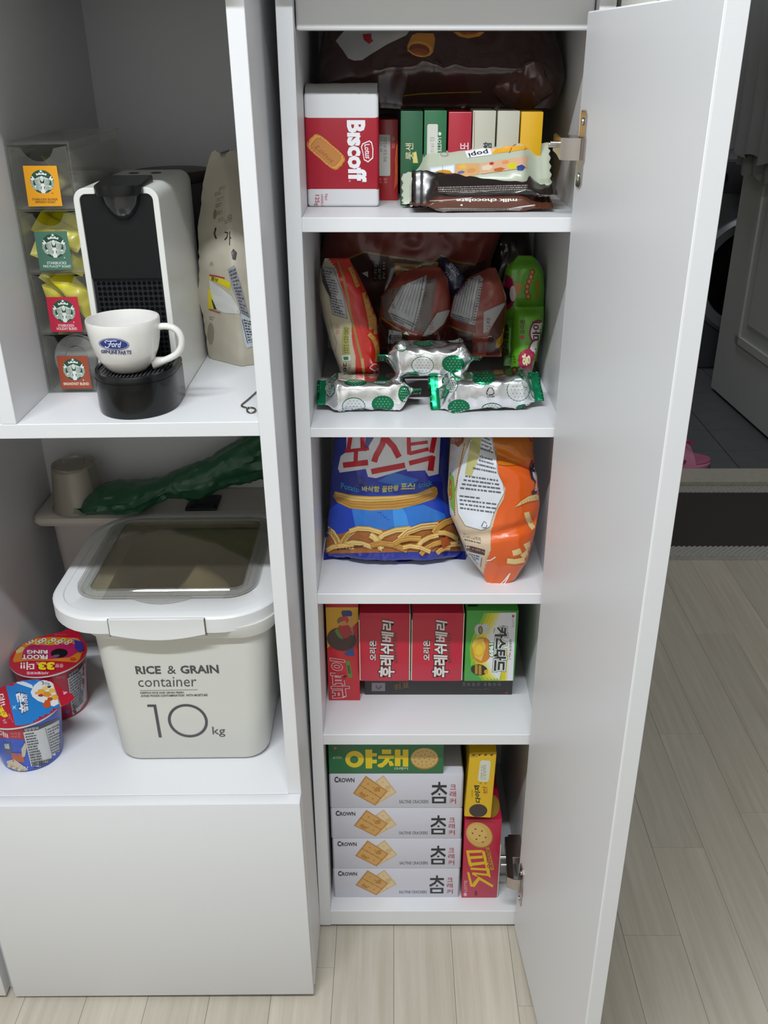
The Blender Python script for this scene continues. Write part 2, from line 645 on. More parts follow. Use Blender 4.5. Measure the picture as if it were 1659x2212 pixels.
# ================================================================== the setting
M_floorbase = mat('floor_joint', '8f8474', 0.8)
def plank_material():
    m = bpy.data.materials.new('pale_oak_plank')
    m.use_nodes = True
    nt = m.node_tree
    b = nt.nodes['Principled BSDF']
    b.inputs['Roughness'].default_value = 0.42
    tc = nt.nodes.new('ShaderNodeTexCoord')
    oi = nt.nodes.new('ShaderNodeObjectInfo')
    ad = nt.nodes.new('ShaderNodeVectorMath'); ad.operation = 'ADD'
    mu = nt.nodes.new('ShaderNodeVectorMath'); mu.operation = 'SCALE'; mu.inputs['Scale'].default_value = 9.0
    nt.links.new(oi.outputs['Random'], mu.inputs[0])
    nt.links.new(tc.outputs['Object'], ad.inputs[0])
    nt.links.new(mu.outputs[0], ad.inputs[1])
    mp = nt.nodes.new('ShaderNodeMapping'); mp.inputs['Scale'].default_value = (42, 1.6, 10)
    nt.links.new(ad.outputs[0], mp.inputs[0])
    n = nt.nodes.new('ShaderNodeTexNoise'); n.inputs['Scale'].default_value = 1.6; n.inputs['Detail'].default_value = 8; n.inputs['Roughness'].default_value = 0.62; n.inputs['Distortion'].default_value = 0.5
    nt.links.new(mp.outputs[0], n.inputs['Vector'])
    r = nt.nodes.new('ShaderNodeValToRGB')
    r.color_ramp.elements[0].position = 0.32; r.color_ramp.elements[0].color = lin('b3aa9a')
    r.color_ramp.elements[1].position = 0.68; r.color_ramp.elements[1].color = lin('c6beb0')
    nt.links.new(n.outputs['Fac'], r.inputs[0])
    hs = nt.nodes.new('ShaderNodeHueSaturation')
    mr = nt.nodes.new('ShaderNodeMapRange')
    mr.inputs['To Min'].default_value = 0.93; mr.inputs['To Max'].default_value = 1.05
    nt.links.new(oi.outputs['Random'], mr.inputs['Value'])
    nt.links.new(mr.outputs[0], hs.inputs['Value'])
    nt.links.new(r.outputs[0], hs.inputs['Color'])
    nt.links.new(hs.outputs[0], b.inputs['Base Color'])
    bp = nt.nodes.new('ShaderNodeBump'); bp.inputs['Strength'].default_value = 0.12; bp.inputs['Distance'].default_value = 0.001
    nt.links.new(n.outputs['Fac'], bp.inputs['Height'])
    nt.links.new(bp.outputs[0], b.inputs['Normal'])
    return m
M_plank = plank_material()

fl = obj('floor', MB().box(-1.9, 2.3, -2.3, 1.70, -0.05, -0.0065), M_floorbase)
fl['kind'] = 'structure'
PW = 0.0889
pm = MB().box(-PW / 2 + 0.0002, PW / 2 - 0.0002, -0.5, 0.5, -0.0066, 0, 0.0003, 1)
plank0 = obj('plank', pm, M_plank, fl)
butts = {4: -0.0144, 5: 0.164, 6: 0.4647, 7: 0.247, 8: 0.8246, -2: -0.0717, 2: -0.1346, 3: 0.55, 1: 0.4, 0: 0.62, -1: 0.7}
PL = 0.92
first = True
for k in range(-12, 21):
    b = butts.get(k, random.uniform(-0.4, 0.4))
    y = b
    while y > -1.5: y -= PL
    while y < 1.68:
        a0, a1 = max(y, -1.9), min(y + PL, 1.69)
        if a1 - a0 > 0.03:
            if first: o = plank0; first = False
            else:
                o = plank0.copy(); COL.objects.link(o); o.parent = fl
            o.location = (0.0004 + PW * (k + 0.5), (a0 + a1) / 2, 0)
            o.scale = (1, (a1 - a0 - 0.0004), 1)
        y += PL

M_wall = mat('wallpaper', 'e4e2dc', 0.85, bump=0.15, bscale=400)
M_ceil = mat('ceiling_paint', 'e6e6e2', 0.9)
def struct(name, mb, m, parent=None):
    o = obj(name, mb, m, parent)
    if parent is None: o['kind'] = 'structure'
    return o
struct('ceiling', MB().box(-1.95, 2.35, -2.35, 3.7, 2.50, 2.55), M_ceil)
struct('wall_back', MB().box(-1.9, 0.225, 0.37, 0.42, 0, 2.50), M_wall)
struct('wall_niche', MB().box(0.225, 0.26, 0.02, 1.70, 0, 2.50), M_wall)
struct('wall_left', MB().box(-1.95, -1.9, -2.3, 0.42, 0, 2.50), M_wall)
struct('wall_right', MB().box(2.3, 2.35, -2.3, 3.6, 0, 2.50), mat('wall_brown_panel', '7d7468', 0.7))
struct('wall_front', MB().box(-1.95, 2.35, -2.35, -2.3, 0, 2.50), M_wall)
wd = MB().box(0.26, 0.50, 1.66, 1.78, 0, 2.50)
wd.box(1.375, 2.3, 1.66, 1.78, 0, 2.50)
wd.box(0.50, 1.375, 1.66, 1.78, 2.1, 2.50)
struct('wall_doorway', wd, M_wall)
# utility room behind the doorway
M_sill = mat('sill_stone', 'b3afa0', 0.5, var=0.06, vscale=60)
struct('trim_1', MB().box(0.50, 1.375, 1.66, 1.765, -0.02, 0.02, 0.002, 2), M_sill)
M_grout = mat('grout', '77797a', 0.9)
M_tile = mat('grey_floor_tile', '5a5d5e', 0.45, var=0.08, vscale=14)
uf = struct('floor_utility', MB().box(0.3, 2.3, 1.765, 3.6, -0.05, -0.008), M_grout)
tm = MB().box(-0.0988, 0.0988, -0.0988, 0.0988, -0.008, 0.0, 0.0008, 1)
t0 = obj('tile', tm, M_tile, uf)
firstt = True
for i in range(-3, 6):
    for j in range(-1, 8):
        x, y = 1.043 + 0.2 * i, 1.866 + 0.2 * j - 0.05 + 0.0
        y = 1.816 + 0.2 * j + 0.0
        if y < 1.80: continue
        if firstt: o = t0; firstt = False
        else:
            o = t0.copy(); COL.objects.link(o); o.parent = uf
        o.location = (x, y + 0.05, 0)
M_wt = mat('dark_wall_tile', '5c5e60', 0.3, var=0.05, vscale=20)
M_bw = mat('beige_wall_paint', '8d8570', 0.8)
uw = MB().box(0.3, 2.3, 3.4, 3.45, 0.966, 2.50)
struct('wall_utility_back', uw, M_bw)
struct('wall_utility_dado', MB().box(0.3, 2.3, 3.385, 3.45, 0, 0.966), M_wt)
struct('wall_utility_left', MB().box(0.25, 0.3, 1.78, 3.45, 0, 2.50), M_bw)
# frame of the doorway
M_frame = mat('door_paint_white', 'cfd1d2', 0.45)
struct('trim_2', MB().box(0.47, 0.51, 1.645, 1.79, 0, 2.1, 0.002).box(1.37, 1.41, 1.645, 1.79, 0, 2.1, 0.002).box(0.47, 1.41, 1.645, 1.79, 2.1, 2.14, 0.002), M_frame)

# utility room door leaf, standing open into the dark room
hx, hy = 1.338, 1.79
ang = math.radians(93.0)
dirv = Vector((math.cos(ang), math.sin(ang), 0))
nrmv = Vector((-math.sin(ang), math.cos(ang), 0))      # towards -x: the side the camera sees
dl = 0.835
dr = struct('door_1', MB().prism([(0, 0.012), (dl, 0.012), (dl, 2.06), (0, 2.06)], lambda a, b, d: Vector((hx, hy, 0)) + dirv * a + Vector((0, 0, b)) + nrmv * d, -0.035, 0.0), M_frame)
def dpt(a, b, d): return Vector((hx, hy, 0)) + dirv * a + Vector((0, 0, b)) + nrmv * d
for z0, z1 in ((0.247, 0.90), (1.02, 1.92)):
    fr = MB()
    a0, a1 = 0.15, dl - 0.175
    for (p, q, r_, s_) in ((a0, a1, z0, z0 + 0.028), (a0, a1, z1 - 0.028, z1), (a0, a0 + 0.028, z0, z1), (a1 - 0.028, a1, z0, z1)):
        fr.prism([(p, r_), (q, r_), (q, s_), (p, s_)], dpt, 0.0, 0.008)
    obj('panel_moulding', fr, M_frame, dr)
    f2 = MB()
    b0, b1, c0, c1 = a0 + 0.07, a1 - 0.07, z0 + 0.07, z1 - 0.07
    f2.loft([[dpt(b0, c0, 0), dpt(b1, c0, 0), dpt(b1, c1, 0), dpt(b0, c1, 0)], [dpt(b0 + 0.02, c0 + 0.02, 0.007), dpt(b1 - 0.02, c0 + 0.02, 0.007), dpt(b1 - 0.02, c1 - 0.02, 0.007), dpt(b0 + 0.02, c1 - 0.02, 0.007)]])
    obj('raised_panel', f2, M_frame, dr)
M_dk = mat('dark_metal', '3a3a3c', 0.35, 0.8)
obj('door_handle', MB().tube([dpt(dl - 0.06, 1.0, 0), dpt(dl - 0.06, 1.0, 0.05), dpt(dl - 0.17, 1.0, 0.055)], 0.009), M_dk, dr, smooth=40)

# grey garments hanging over the door leaf
M_cloth = mat('grey_towel_cloth', '8a8a8c', 0.95, bump=0.6, bscale=500)
M_cloth2 = mat('pale_grey_cloth', '97989a', 0.95, bump=0.6, bscale=500)
def hang(name, label, a0, a1, ztop, zl, zr, off, m, amp, seed):
    def fn(u, v, back=0):
        a = a0 + (a1 - a0) * u
        zb = zl + (zr - zl) * u + 0.012 * math.sin(u * 17 + seed)
        z = ztop + (zb - ztop) * v
        d = off + amp * (0.3 + v) * math.sin(u * 26 + seed + 1.5 * v) * 0.5 + amp * v * 0.6 * noise.noise(Vector((u * 5, v * 3, seed)))
        return dpt(a - 0.05 * v * (1 - u), z, d - 0.004 * back)
    mb = MB().grid(lambda u, v: fn(u, v), 40, 30).grid(lambda u, v: fn(u, v, 1), 40, 30, flip=True)
    mb.box(dpt(a0, 0, 0).x - 0.01 - off, dpt(a0, 0, 0).x + 0.03, dpt(a0, 0, 0).y, dpt(a1, 0, 0).y, ztop - 0.004, ztop + 0.003)
    o = obj(name, mb, m, None, smooth=60, loc=dpt((a0 + a1) / 2, zl, off))
    tag(o, label, 'towel')
    return o
zt = 2.065
hang('hanging_towel', 'grey towel with hemmed lower edge hanging over the open utility room door', dl - 0.36, dl + 0.02, zt, 0.90, 0.925, 0.082, M_cloth, 0.018, 1)
hang('hanging_cloth', 'pale grey cloth hanging under and behind the hemmed grey towel on the door', dl - 0.40, dl - 0.04, zt, 0.82, 0.86, 0.05, M_cloth2, 0.012, 4)
# washing machine in the dark utility room
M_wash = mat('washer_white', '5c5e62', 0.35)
M_black = mat('black_plastic', '16171a', 0.35)
M_darkglass = mat('dark_glass', '101216', 0.08)
wm = thing('washing_machine', 'white front-loading washing machine with dark round door in the dark utility room', 'washing machine', (1.49, 3.1, 0))
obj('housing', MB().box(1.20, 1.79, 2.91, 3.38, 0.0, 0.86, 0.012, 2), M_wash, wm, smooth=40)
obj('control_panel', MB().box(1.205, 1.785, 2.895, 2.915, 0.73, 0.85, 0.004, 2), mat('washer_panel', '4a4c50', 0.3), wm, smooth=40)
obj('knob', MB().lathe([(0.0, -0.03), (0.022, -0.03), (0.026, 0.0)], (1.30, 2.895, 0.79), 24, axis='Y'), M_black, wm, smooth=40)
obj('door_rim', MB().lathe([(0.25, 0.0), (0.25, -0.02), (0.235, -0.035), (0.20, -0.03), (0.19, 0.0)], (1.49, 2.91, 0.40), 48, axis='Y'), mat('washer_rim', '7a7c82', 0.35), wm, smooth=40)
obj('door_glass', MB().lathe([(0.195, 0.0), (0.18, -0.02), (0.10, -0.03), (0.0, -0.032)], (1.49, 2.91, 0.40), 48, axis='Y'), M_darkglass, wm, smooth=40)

# door mat with woven border
M_mat = mat('mat_dark_pile', '3c3434', 1.0, bump=0.8, bscale=900)
mt = thing('door_mat', 'dark brown door mat with grey woven border lying before the utility room sill', 'mat', (1.1, 1.4, 0))
obj('pile', MB().box(0.55, 1.60, 1.245, 1.60, 0.0, 0.010, 0.003, 2), M_mat, mt, smooth=40)
M_wv = mat('mat_grey_yarn', 'b2b0ac', 0.95, var=0.15, vscale=200)
def weave(y0, y1, nm):
    mb = MB().box(0.55, 1.60, y0, y1, 0.0, 0.006)
    x = 0.545
    while x < 1.60:
        dx = (y1 - y0) * 1.0
        pts = [Vector((x + dx * t, y0 + (y1 - y0) * t, 0.0075 + 0.0012 * math.sin(t * 18))) for t in [i / 6 for i in range(7)]]
        mb.tube(pts, 0.0052, 5)
        x += 0.0145
    o = obj(nm, mb, M_wv, mt, smooth=50, kind='stuff')
weave(1.19, 1.245, 'border')
weave(1.60, 1.645, 'border')

# pink slipper
M_pink = mat('pink_foam', 'e090b2', 0.5)
M_mag = mat('magenta_foam', 'a02a5e', 0.5)
sl = thing('slipper', 'pink foam slipper with a magenta heart on the grey tiles by the sill', 'slipper', (0.97, 1.83, 0))
def foot(t, s):       # t along 0..1, s -1..1
    x = 0.80 + 0.250 * t
    wd_ = 0.056 * (1 - 0.18 * math.cos(t * 5.0)) * (max(0.0, 1 - abs(2 * t - 1) ** 3.4) ** 0.45)
    return x, 1.835 + s * wd_
def solefn(z0, z1, grow):
    rings = []
    for z, g in ((z0, 0.97), (z0 + 0.004, 1.0), (z1 - 0.003, 1.0), (z1, 0.97)):
        ring = []
        for k in range(40):
            a = 2 * math.pi * k / 40
            t = 0.5 + 0.5 * math.cos(a)
            x, y = foot(min(max(t, 0.0005), 0.9995), math.copysign(1, math.sin(a)) * grow)
            ring.append(Vector((0.925 + (x - 0.925) * g, 1.835 + (y - 1.835) * g, z)))
        rings.append(ring)
    return MB().loft(rings)
obj('sole', solefn(0.001, 0.022, 1.0), M_pink, sl, smooth=40)
obj('insole', solefn(0.0222, 0.0245, 0.86), mat('pink_insole', 'b56283', 0.7), sl, smooth=40)
def strap(u, v, o=0):
    a = math.pi * u
    x = 0.893 + 0.095 * v - 0.012 * math.sin(a)
    return Vector((x, 1.835 - (0.060 + o) * math.cos(a), 0.008 + (0.080 + 0.016 * v * (1 - v) * 4 + o - 0.018 * v) * math.sin(a) ** 0.8))
obj('strap', MB().grid(lambda u, v: strap(u, v), 24, 10).grid(lambda u, v: strap(u, v, -0.004), 24, 10, flip=True), M_pink, sl, smooth=60)
hp = []
for k in range(24):
    a = 2 * math.pi * k / 24
    hp.append((0.9 * 0.011 * math.sin(a) ** 3, 0.011 * (0.81 * math.cos(a) - 0.31 * math.cos(2 * a) - 0.12 * math.cos(3 * a))))
obj('heart', MB().prism(hp, lambda a, b, d: Vector((0.942 + a, 1.7765 + d, 0.036 + b)), -0.003, 0.004), M_mag, sl)
obj('bow', MB().lathe([(0.0, 0.0), (0.010, 0.003), (0.012, 0.009), (0.0, 0.016)], (0.955, 1.810, 0.090), 16).lathe([(0, 0), (0.009, 0.003), (0.0, 0.012)], (0.935, 1.808, 0.092), 12).lathe([(0, 0), (0.009, 0.003), (0.0, 0.012)], (0.975, 1.810, 0.084), 12), M_mag, sl, smooth=60)

# ================================================================== pantry cabinet
M_white = mat('white_laminate', 'dedee0', 0.42, bump=0.05, bscale=900)
M_whitein = M_white
pc = thing('pantry_cabinet', 'tall narrow white pantry cabinet with open door and four snack shelves', 'cabinet', (0.045, 0.17, 0.0))
XL0, XL1, XR0, XR1, DEP = -0.1146, -0.0978, 0.1998, 0.2163, 0.342
BV = 0.0006
obj('side_panel', MB().box(XL0, XL1, 0.0, DEP, 0.0045, 1.303, BV), M_white, pc)
obj('side_panel', MB().box(XR0, XR1, 0.0, DEP, 0.0045, 1.303, BV), M_white, pc)
obj('back_panel', MB().box(XL1, XR0, DEP - 0.006, DEP, 0.006, 1.303), M_white, pc)
obj('bottom_panel', MB().box(XL1, XR0, 0.0, DEP - 0.006, 0.006, 0.0358, BV), M_white, pc)
obj('plinth_foot', MB().box(XL0 + 0.004, XR1 - 0.004, 0.012, DEP - 0.01, 0.0, 0.0062), mat('dark_foot', '4a4642', 0.8), pc).name = 'foot'  # dark full-width foot filling the gap under the bottom panel
for zt_, zb_ in ((1.0704, 1.0552), (0.832, 0.8203), (0.6059, 0.5907), (0.3792, 0.3614)):
    obj('shelf', MB().box(XL1, XR0, 0.0, DEP - 0.006, zb_, zt_, BV), M_white, pc)
rl = obj('top_rail', MB().box(XL1 + 0.001, XR0 - 0.001, 0.016, 0.033, 1.2475, 1.303, 0.0022, 2), M_white, pc)
obj('upper_cupboard', MB().box(XL0, XR1, -0.037, DEP, 1.3035, 2.15, 0.002, 2), M_white, pc)
# door, opened a little past a right angle, inner face towards the camera
da = math.radians(-90 + 4.7)
dd = Vector((math.cos(da), math.sin(da), 0))        # from hinge towards the free edge (towards the viewer)
dn = Vector((-math.sin(da), math.cos(da), 0))       # outer side
DW, DT = 0.335, 0.018
D0 = Vector((0.1880, -0.0045, 0))
def dp(a, z, d): return D0 + dd * a + dn * d + Vector((0, 0, z))
def rr_prism(mb, a0, a1, z0, z1, d0, d1, fn, r=0.0015):
    rings = []
    for d, g in ((d0, r), (d0 + r, 0), (d1 - r, 0), (d1, r)):
        rings.append([fn(a0 + g, z0 + g, d), fn(a1 - g, z0 + g, d), fn(a1 - g, z1 - g, d), fn(a0 + g, z1 - g, d)])
    return mb.loft(rings)
dr2 = obj('cabinet_door', rr_prism(MB(), 0.0, DW, 0.0065, 1.2635, 0.0, DT, dp), M_white, pc, smooth=30)
obj('edge_band', rr_prism(MB(), DW - 0.0008, DW + 0.0006, 0.0072, 1.2628, 0.0008, DT - 0.0008, dp, 0.0004), M_white, dr2)

# concealed hinges
M_chrome = mat('nickel_hinge', 'b9b0ac', 0.22, 1.0)
M_screw = mat('screw_steel', 'd0ccc8', 0.25, 1.0)
def make_hinge(zc, flip):
    # cup flange on the inner face of the door, arm reaching to the mounting plate on the side panel
    a_c = 0.0235
    prof = [(0.012, -0.036), (0.025, -0.036), (0.030, -0.032), (0.030, -0.014), (0.0335, -0.010), (0.0335, 0.010), (0.030, 0.014), (0.030, 0.032), (0.025, 0.036), (0.012, 0.036), (0.011, 0.034), (0.011, 0.013), (0.006, 0.009), (0.006, -0.009), (0.011, -0.013), (0.011, -0.034)]
    root_mb = MB().prism([(a, b + zc) for a, b in prof], dp, -0.0016, -0.0001)
    hg = obj('hinge', root_mb, M_chrome, pc, smooth=30)
    for s in (-1, 1):
        sc = obj('screw', MB().lathe([(0.0038, 0), (0.0034, 0.0012), (0.0012, 0.0014), (0.0, 0.0006)], (0, 0, 0), 14, axis='X'), M_screw, hg, smooth=50)
        p = dp(0.0205, zc + s * 0.026, -0.0016)
        for v in sc.data.vertices:
            q = v.co + ORG[pc.name]
            v.co = p + Vector((-q.x, q.y, q.z)) - ORG[pc.name]
    # arm: curved channel from the cup to the plate inside
    pa = dp(0.020, 0, -0.002)
    path = [(pa.x, pa.y), (pa.x - 0.010, pa.y + 0.001), (pa.x - 0.019, pa.y + 0.006), (0.1885 - 0.0175, 0.014), (0.1885 - 0.0155, 0.040), (0.1885 - 0.0145, 0.062)]
    arm = MB()
    tk = 0.0016
    for hh, side in ((0.0085, 0),):
        vs, fs = [], []
        n = len(path)
        for k, (x, y) in enumerate(path):
            w_ = 0.0105 if k < 3 else 0.0085
            for dz in (-w_, w_):
                vs += [Vector((x, y, zc + dz)), Vector((x + tk, y + tk * 0.6, zc + dz))]
        for k in range(n - 1):
            a, b = 4 * k, 4 * (k + 1)
            for i, j in ((0, 2), (2, 3), (3, 1), (1, 0)):
                fs.append([a + i, a + j, b + j, b + i])
        fs += [[0, 1, 3, 2], [4 * (n - 1) + i for i in (0, 2, 3, 1)]]
        arm.add(vs, fs)
    # side flanges of the channel
    for dz in (-0.0085, 0.0085):
        pts = [Vector((x + 0.001, y, zc + dz)) for x, y in path[2:]]
        for k in range(len(pts) - 1):
            p, q = pts[k], pts[k + 1]
            arm.add([p, q, q + Vector((0.009, 0, 0)), p + Vector((0.009, 0, 0)), p + Vector((0, 0, 0.0012)), q + Vector((0, 0, 0.0012)), q + Vector((0.009, 0, 0.0012)), p + Vector((0.009, 0, 0.0012))], [[0, 1, 2, 3], [4, 7, 6, 5], [0, 4, 5, 1], [3, 2, 6, 7]])
    obj('hinge_arm', arm, M_chrome, hg, smooth=35)
    pl = MB().box(0.1795, 0.1998, 0.022, 0.070, zc - 0.007, zc + 0.007, 0.001)
    pl.box(0.1978, 0.1998, 0.034, 0.048, zc - 0.024, zc + 0.024, 0.0008)
    obj('mounting_plate', pl, M_chrome, hg, smooth=30)
    obj('adjusting_screw', MB().lathe([(0.0, -0.006), (0.0028, -0.006), (0.0028, 0.004), (0.0, 0.004)], (0.1700, 0.030, zc), 14, axis='X').lathe([(0.0, -0.0065), (0.0022, -0.006), (0.0022, 0.004), (0.0, 0.004)], (0.1692, 0.012, zc + 0.003), 12, axis='X'), M_screw, hg, smooth=40)
make_hinge(1.1402, False)
make_hinge(0.1180, True)

# ================================================================== open cabinet on the left (leans a little)
lc = thing('open_cabinet', 'wide white cabinet with open compartments above a deep plain drawer front', 'cabinet', (-0.33, 0.12, 0.0), left=True)
LX0, LX1 = -0.5610, -0.1143
S = 0.0165
DB = 0.344
obj('side_panel', MB().box(LX1 - S, LX1, -0.105, DB, 0.006, 1.3045, BV), M_white, lc)
obj('side_panel', MB().box(LX0, LX0 + S, -0.105, DB, 0.006, 1.3045, BV), M_white, lc)
obj('divider', MB().box(-0.4021, -0.3859, -0.105, DB - 0.005, 0.8796, 1.3045, BV), M_white, lc)
obj('shelf', MB().box(LX0 + S, LX1 - S, -0.105, DB - 0.005, 0.8634, 0.8796, BV), M_white, lc)
obj('bottom_shelf', MB().box(LX0 + S, LX1 - S, -0.1045, DB - 0.005, 0.3535, 0.3700, BV), M_white, lc)
obj('back_panel', MB().box(LX0 + S, LX1 - S, DB - 0.005, DB, 0.02, 1.3045), M_white, lc)
obj('drawer_front', MB().box(-0.5455, LX1 - 0.0005, -0.1235, -0.1055, 0.010, 0.3702, 0.0009, 2), M_white, lc, smooth=30)
obj('plinth', MB().box(-0.543, LX1 - 0.003, -0.108, 0.30, 0.0, 0.0095), mat('plinth_brown', '7c6f66', 0.7), lc)
obj('upper_cupboard', MB().box(LX0, LX1, -0.144, DB, 1.305, 2.10, 0.002, 2), M_white, lc)
nc = thing('neighbour_cabinet', 'edge of a plain white drawer cabinet at the bottom left corner', 'cabinet', (-0.75, 0.1, 0), left=True)
obj('drawer_front', MB().box(-0.98, -0.5585, -0.1235, -0.1055, 0.012, 0.3702, 0.0009, 2), M_white, nc, smooth=30)
obj('carcass', MB().box(-0.98, -0.5620, -0.105, DB, 0.012, 1.3045, BV), M_white, nc)
obj('plinth', MB().box(-0.98, -0.5640, -0.104, 0.30, 0.0, 0.0118), mat('plinth_brown', '7c6f66', 0.7), nc)
# ================================================================== pantry, top shelf
Z1, Z2, Z3, Z4, Z5 = 1.0704, 0.832, 0.6059, 0.3792, 0.0358
CR = 'card'
# caramel biscuit packet
g1 = thing('biscuit_packet', 'red and white upright caramel biscuit packet reading Biscoff at left of top shelf', 'biscuit packet', (-0.0575, 0.095, Z1))
M_paperw = mat('white_wrap', 'dcdcde', 0.4, coat=0.2, bump=0.12, bscale=90)
bx0, bx1 = -0.0972, -0.0165
bd = obj('packet_body', MB().box(bx0, bx1, 0.0765, 0.120, Z1 + 0.0003, 1.1895, 0.0035, 3), M_paperw, g1, smooth=60)
wr_ = obj('red_wrap_band', MB().box(bx0 - 0.00025, bx1 + 0.00025, 0.07625, 0.12025, 1.0875, 1.1665, 0.0034, 3), mat('biscuit_red', 'a50a26', 0.38, coat=0.15), g1, smooth=60)
fold = MB()
def ffn(u, v):
    x = bx0 + 0.001 + (bx1 - bx0 - 0.002) * u
    y = 0.0775 + 0.034 * v
    z = 1.1885 + 0.0085 * math.sin(min(1, v * 1.6) * math.pi / 2) + 0.0010 * noise.noise(Vector((x * 90, y * 60, 1))) + 0.0012 * u
    if v == 0: z -= 0.002; y -= 0.0006
    return Vector((x, y, z))
fold.grid(ffn, 24, 8)
fold.grid(lambda u, v: ffn(u, v) - Vector((0, 0, 0.0015 + 0.006 * v)), 24, 8, flip=True)
obj('folded_end', fold, mat('wrap_end_shaded', 'b9bab8', 0.45), g1, smooth=60)  # white flap painted grey, its shade put into the colour
a = Art('card')
a.line([(655, 236.5), (817, 234.5)], 1.6, 'b00f2c')
a.line([(656, 241), (817, 239)], 2.6, 'e9d9dc')
a.line([(663, 410.5), (819, 409)], 2.6, 'e9d9dc')
a.line([(663, 414.8), (819, 413)], 1.5, 'b00f2c')
a.text('B\u0131scoff', (789, 259.5), (792, 393), (752, 393), (748.5, 259.5), 'f2f1f4', bold=0.045)
a.poly([(772.5, 289.5), (779.5, 294), (775, 300), (768, 295)], 'f2f1f4')
a.ell(755.5, 391, 2.2, 2.0, 'd98a98', n=12)
lo = [(798, 303.2), (803.5, 307), (806.5, 322), (806, 342), (795, 351), (786, 346), (783, 330), (779.6, 317), (783, 309.5)]
a.poly(lo, 'efe9ee')
cx_, cy_ = 793.5, 326
a.poly([(cx_ + (x - cx_) * 0.84, cy_ + (y - cy_) * 0.88) for x, y in lo], 'b00f2c')
a.text('Lotus', (798, 308), (802, 343), (789, 343), (787, 312), 'efe9ee', bold=0.02, shear=0.25)
bc = [(math.radians(t)) for t in range(0, 360, 6)]
def biscuit(a, cx, cy, L, W, rot, cols):
    for g, c, sc in cols:
        pts = []
        n = 96
        for k in range(n):
            t = 2 * math.pi * k / n
            e = 0.42
            x = math.copysign(abs(math.cos(t)) ** e, math.cos(t)) * L / 2 * g
            y = math.copysign(abs(math.sin(t)) ** e, math.sin(t)) * W / 2 * g
            q = 1 + sc * math.cos(30 * t)
            r = math.radians(rot)
            pts.append((cx + (x * math.cos(r) - y * math.sin(r)) * q, cy + (x * math.sin(r) + y * math.cos(r)) * q))
        a.poly(pts, c)
biscuit(a, 704.2, 328.2, 88, 40, 41, [(1.0, 'c98b36', 0.025), (0.93, 'd99a44', 0.02), (0.80, 'a8622a', 0.0), (0.77, 'c27f3e', 0.0)])
for k in range(-5, 6):      # ribs of the biscuit's rim
    r = math.radians(41)
    for s in (-1, 1):
        ux, uy = k * 7.2, s * 17.2
        vx, vy = k * 7.2 + 1.2, s * 14.6
        P_ = lambda x, y: (704.2 + x * math.cos(r) - y * math.sin(r), 328.2 + x * math.sin(r) + y * math.cos(r))
        a.line([P_(ux, uy), P_(vx, vy)], 1.1, '9c5a20')
a.text('Lotus', (687, 312), (724, 346), (716, 353), (679, 319), 'a3602a', bold=0.01, shear=0.2)
a.text('125g', (690, 421), (690, 445), (678, 446), (678, 421), 'b04a5e', bold=0.02)
a.text('Net', (708, 419), (708, 433), (701.5, 433), (701.5, 419), 'b04a5e')
a.text('contents \u212e', (699, 419), (699, 446), (693, 447), (693, 419), 'b04a5e')
stamp('printed_label', a, [bd, wr_], g1, lift=0.0002)

# small red carton
g2 = thing('snack_carton', 'small red snack carton with white date sticker right beside the caramel biscuit packet', 'carton', (-0.0055, 0.18, Z1))
M_red = mat('card_red', 'b01d22', 0.35, coat=0.3)
c2 = obj('carton_body', MB().box(-0.0178, 0.0052, 0.131, 0.245, Z1, 1.1593, 0.0008, 2), M_red, g2, smooth=40)
a = Art('card')
a.poly([(856, 330), (859, 300), (859, 395), (851, 410), (853, 370)], 'cc4a1e')
a.line([(857.5, 312), (854, 345), (856, 375)], 1.2, 'e0862a')
a.poly([(819.5, 291), (841, 291), (843, 293), (843, 378), (841, 380), (819.5, 380)], 'cfccc6')
a.cw('2026.03.06', 828.5, 295, 835.5, 350, '77736e')
a.cw('KR 25 08', 820.5, 295, 826, 328, '77736e')
a.cw('초코', 847, 294, 853, 321, 'dca09a')
a.cw('품목', 829, 384, 836, 396, 'dca09a')
a.cw('보고', 820, 384, 824, 396, 'dca09a')
stamp('printed_label', a, c2, g2)

# six tall spine cartons
spines = [(0.0076, 0.0329, '1f5a3a', 'green carton with gold lettering next to the small red carton'),
          (0.0336, 0.0592, '22663f', 'green carton with white sticker and maker name, second of the tall spine cartons'),
          (0.0606, 0.0868, 'a8162e', 'dark red carton standing between green and cream spine cartons'),
          (0.0874, 0.1134, 'b9b6a6', 'cream carton right next to the dark red spine carton'),
          (0.1147, 0.1398, 'b9b6a6', 'cream carton standing right beside the yellow carton'),
          (0.1407, 0.1655, 'd6a416', 'yellow carton at the right end of the spine carton row')]
sp_bodies = []
for i, (x0, x1, c, lab) in enumerate(spines):
    t = thing('snack_carton', lab, 'carton', ((x0 + x1) / 2, 0.16, Z1), 'cartons standing in a row on the top shelf')
    b = obj('carton_body', MB().box(x0 + 0.0003, x1 - 0.0003, 0.088, 0.235, Z1, 1.1702 + 0.0008 * math.sin(i * 2.3), 0.0009, 2), mat('card_%s' % c, c, 0.33, coat=0.3), t, smooth=40)
    sp_bodies.append((t, b))
a = Art('card'); a.ccw('롯샌', 876, 309, 893, 345, 'cfc9a0', bold=0.01); a.poly([(893, 330), (899, 327), (903, 352), (892, 352)], 'd8c870'); stamp('printed_label', a, sp_bodies[0][1], sp_bodies[0][0])
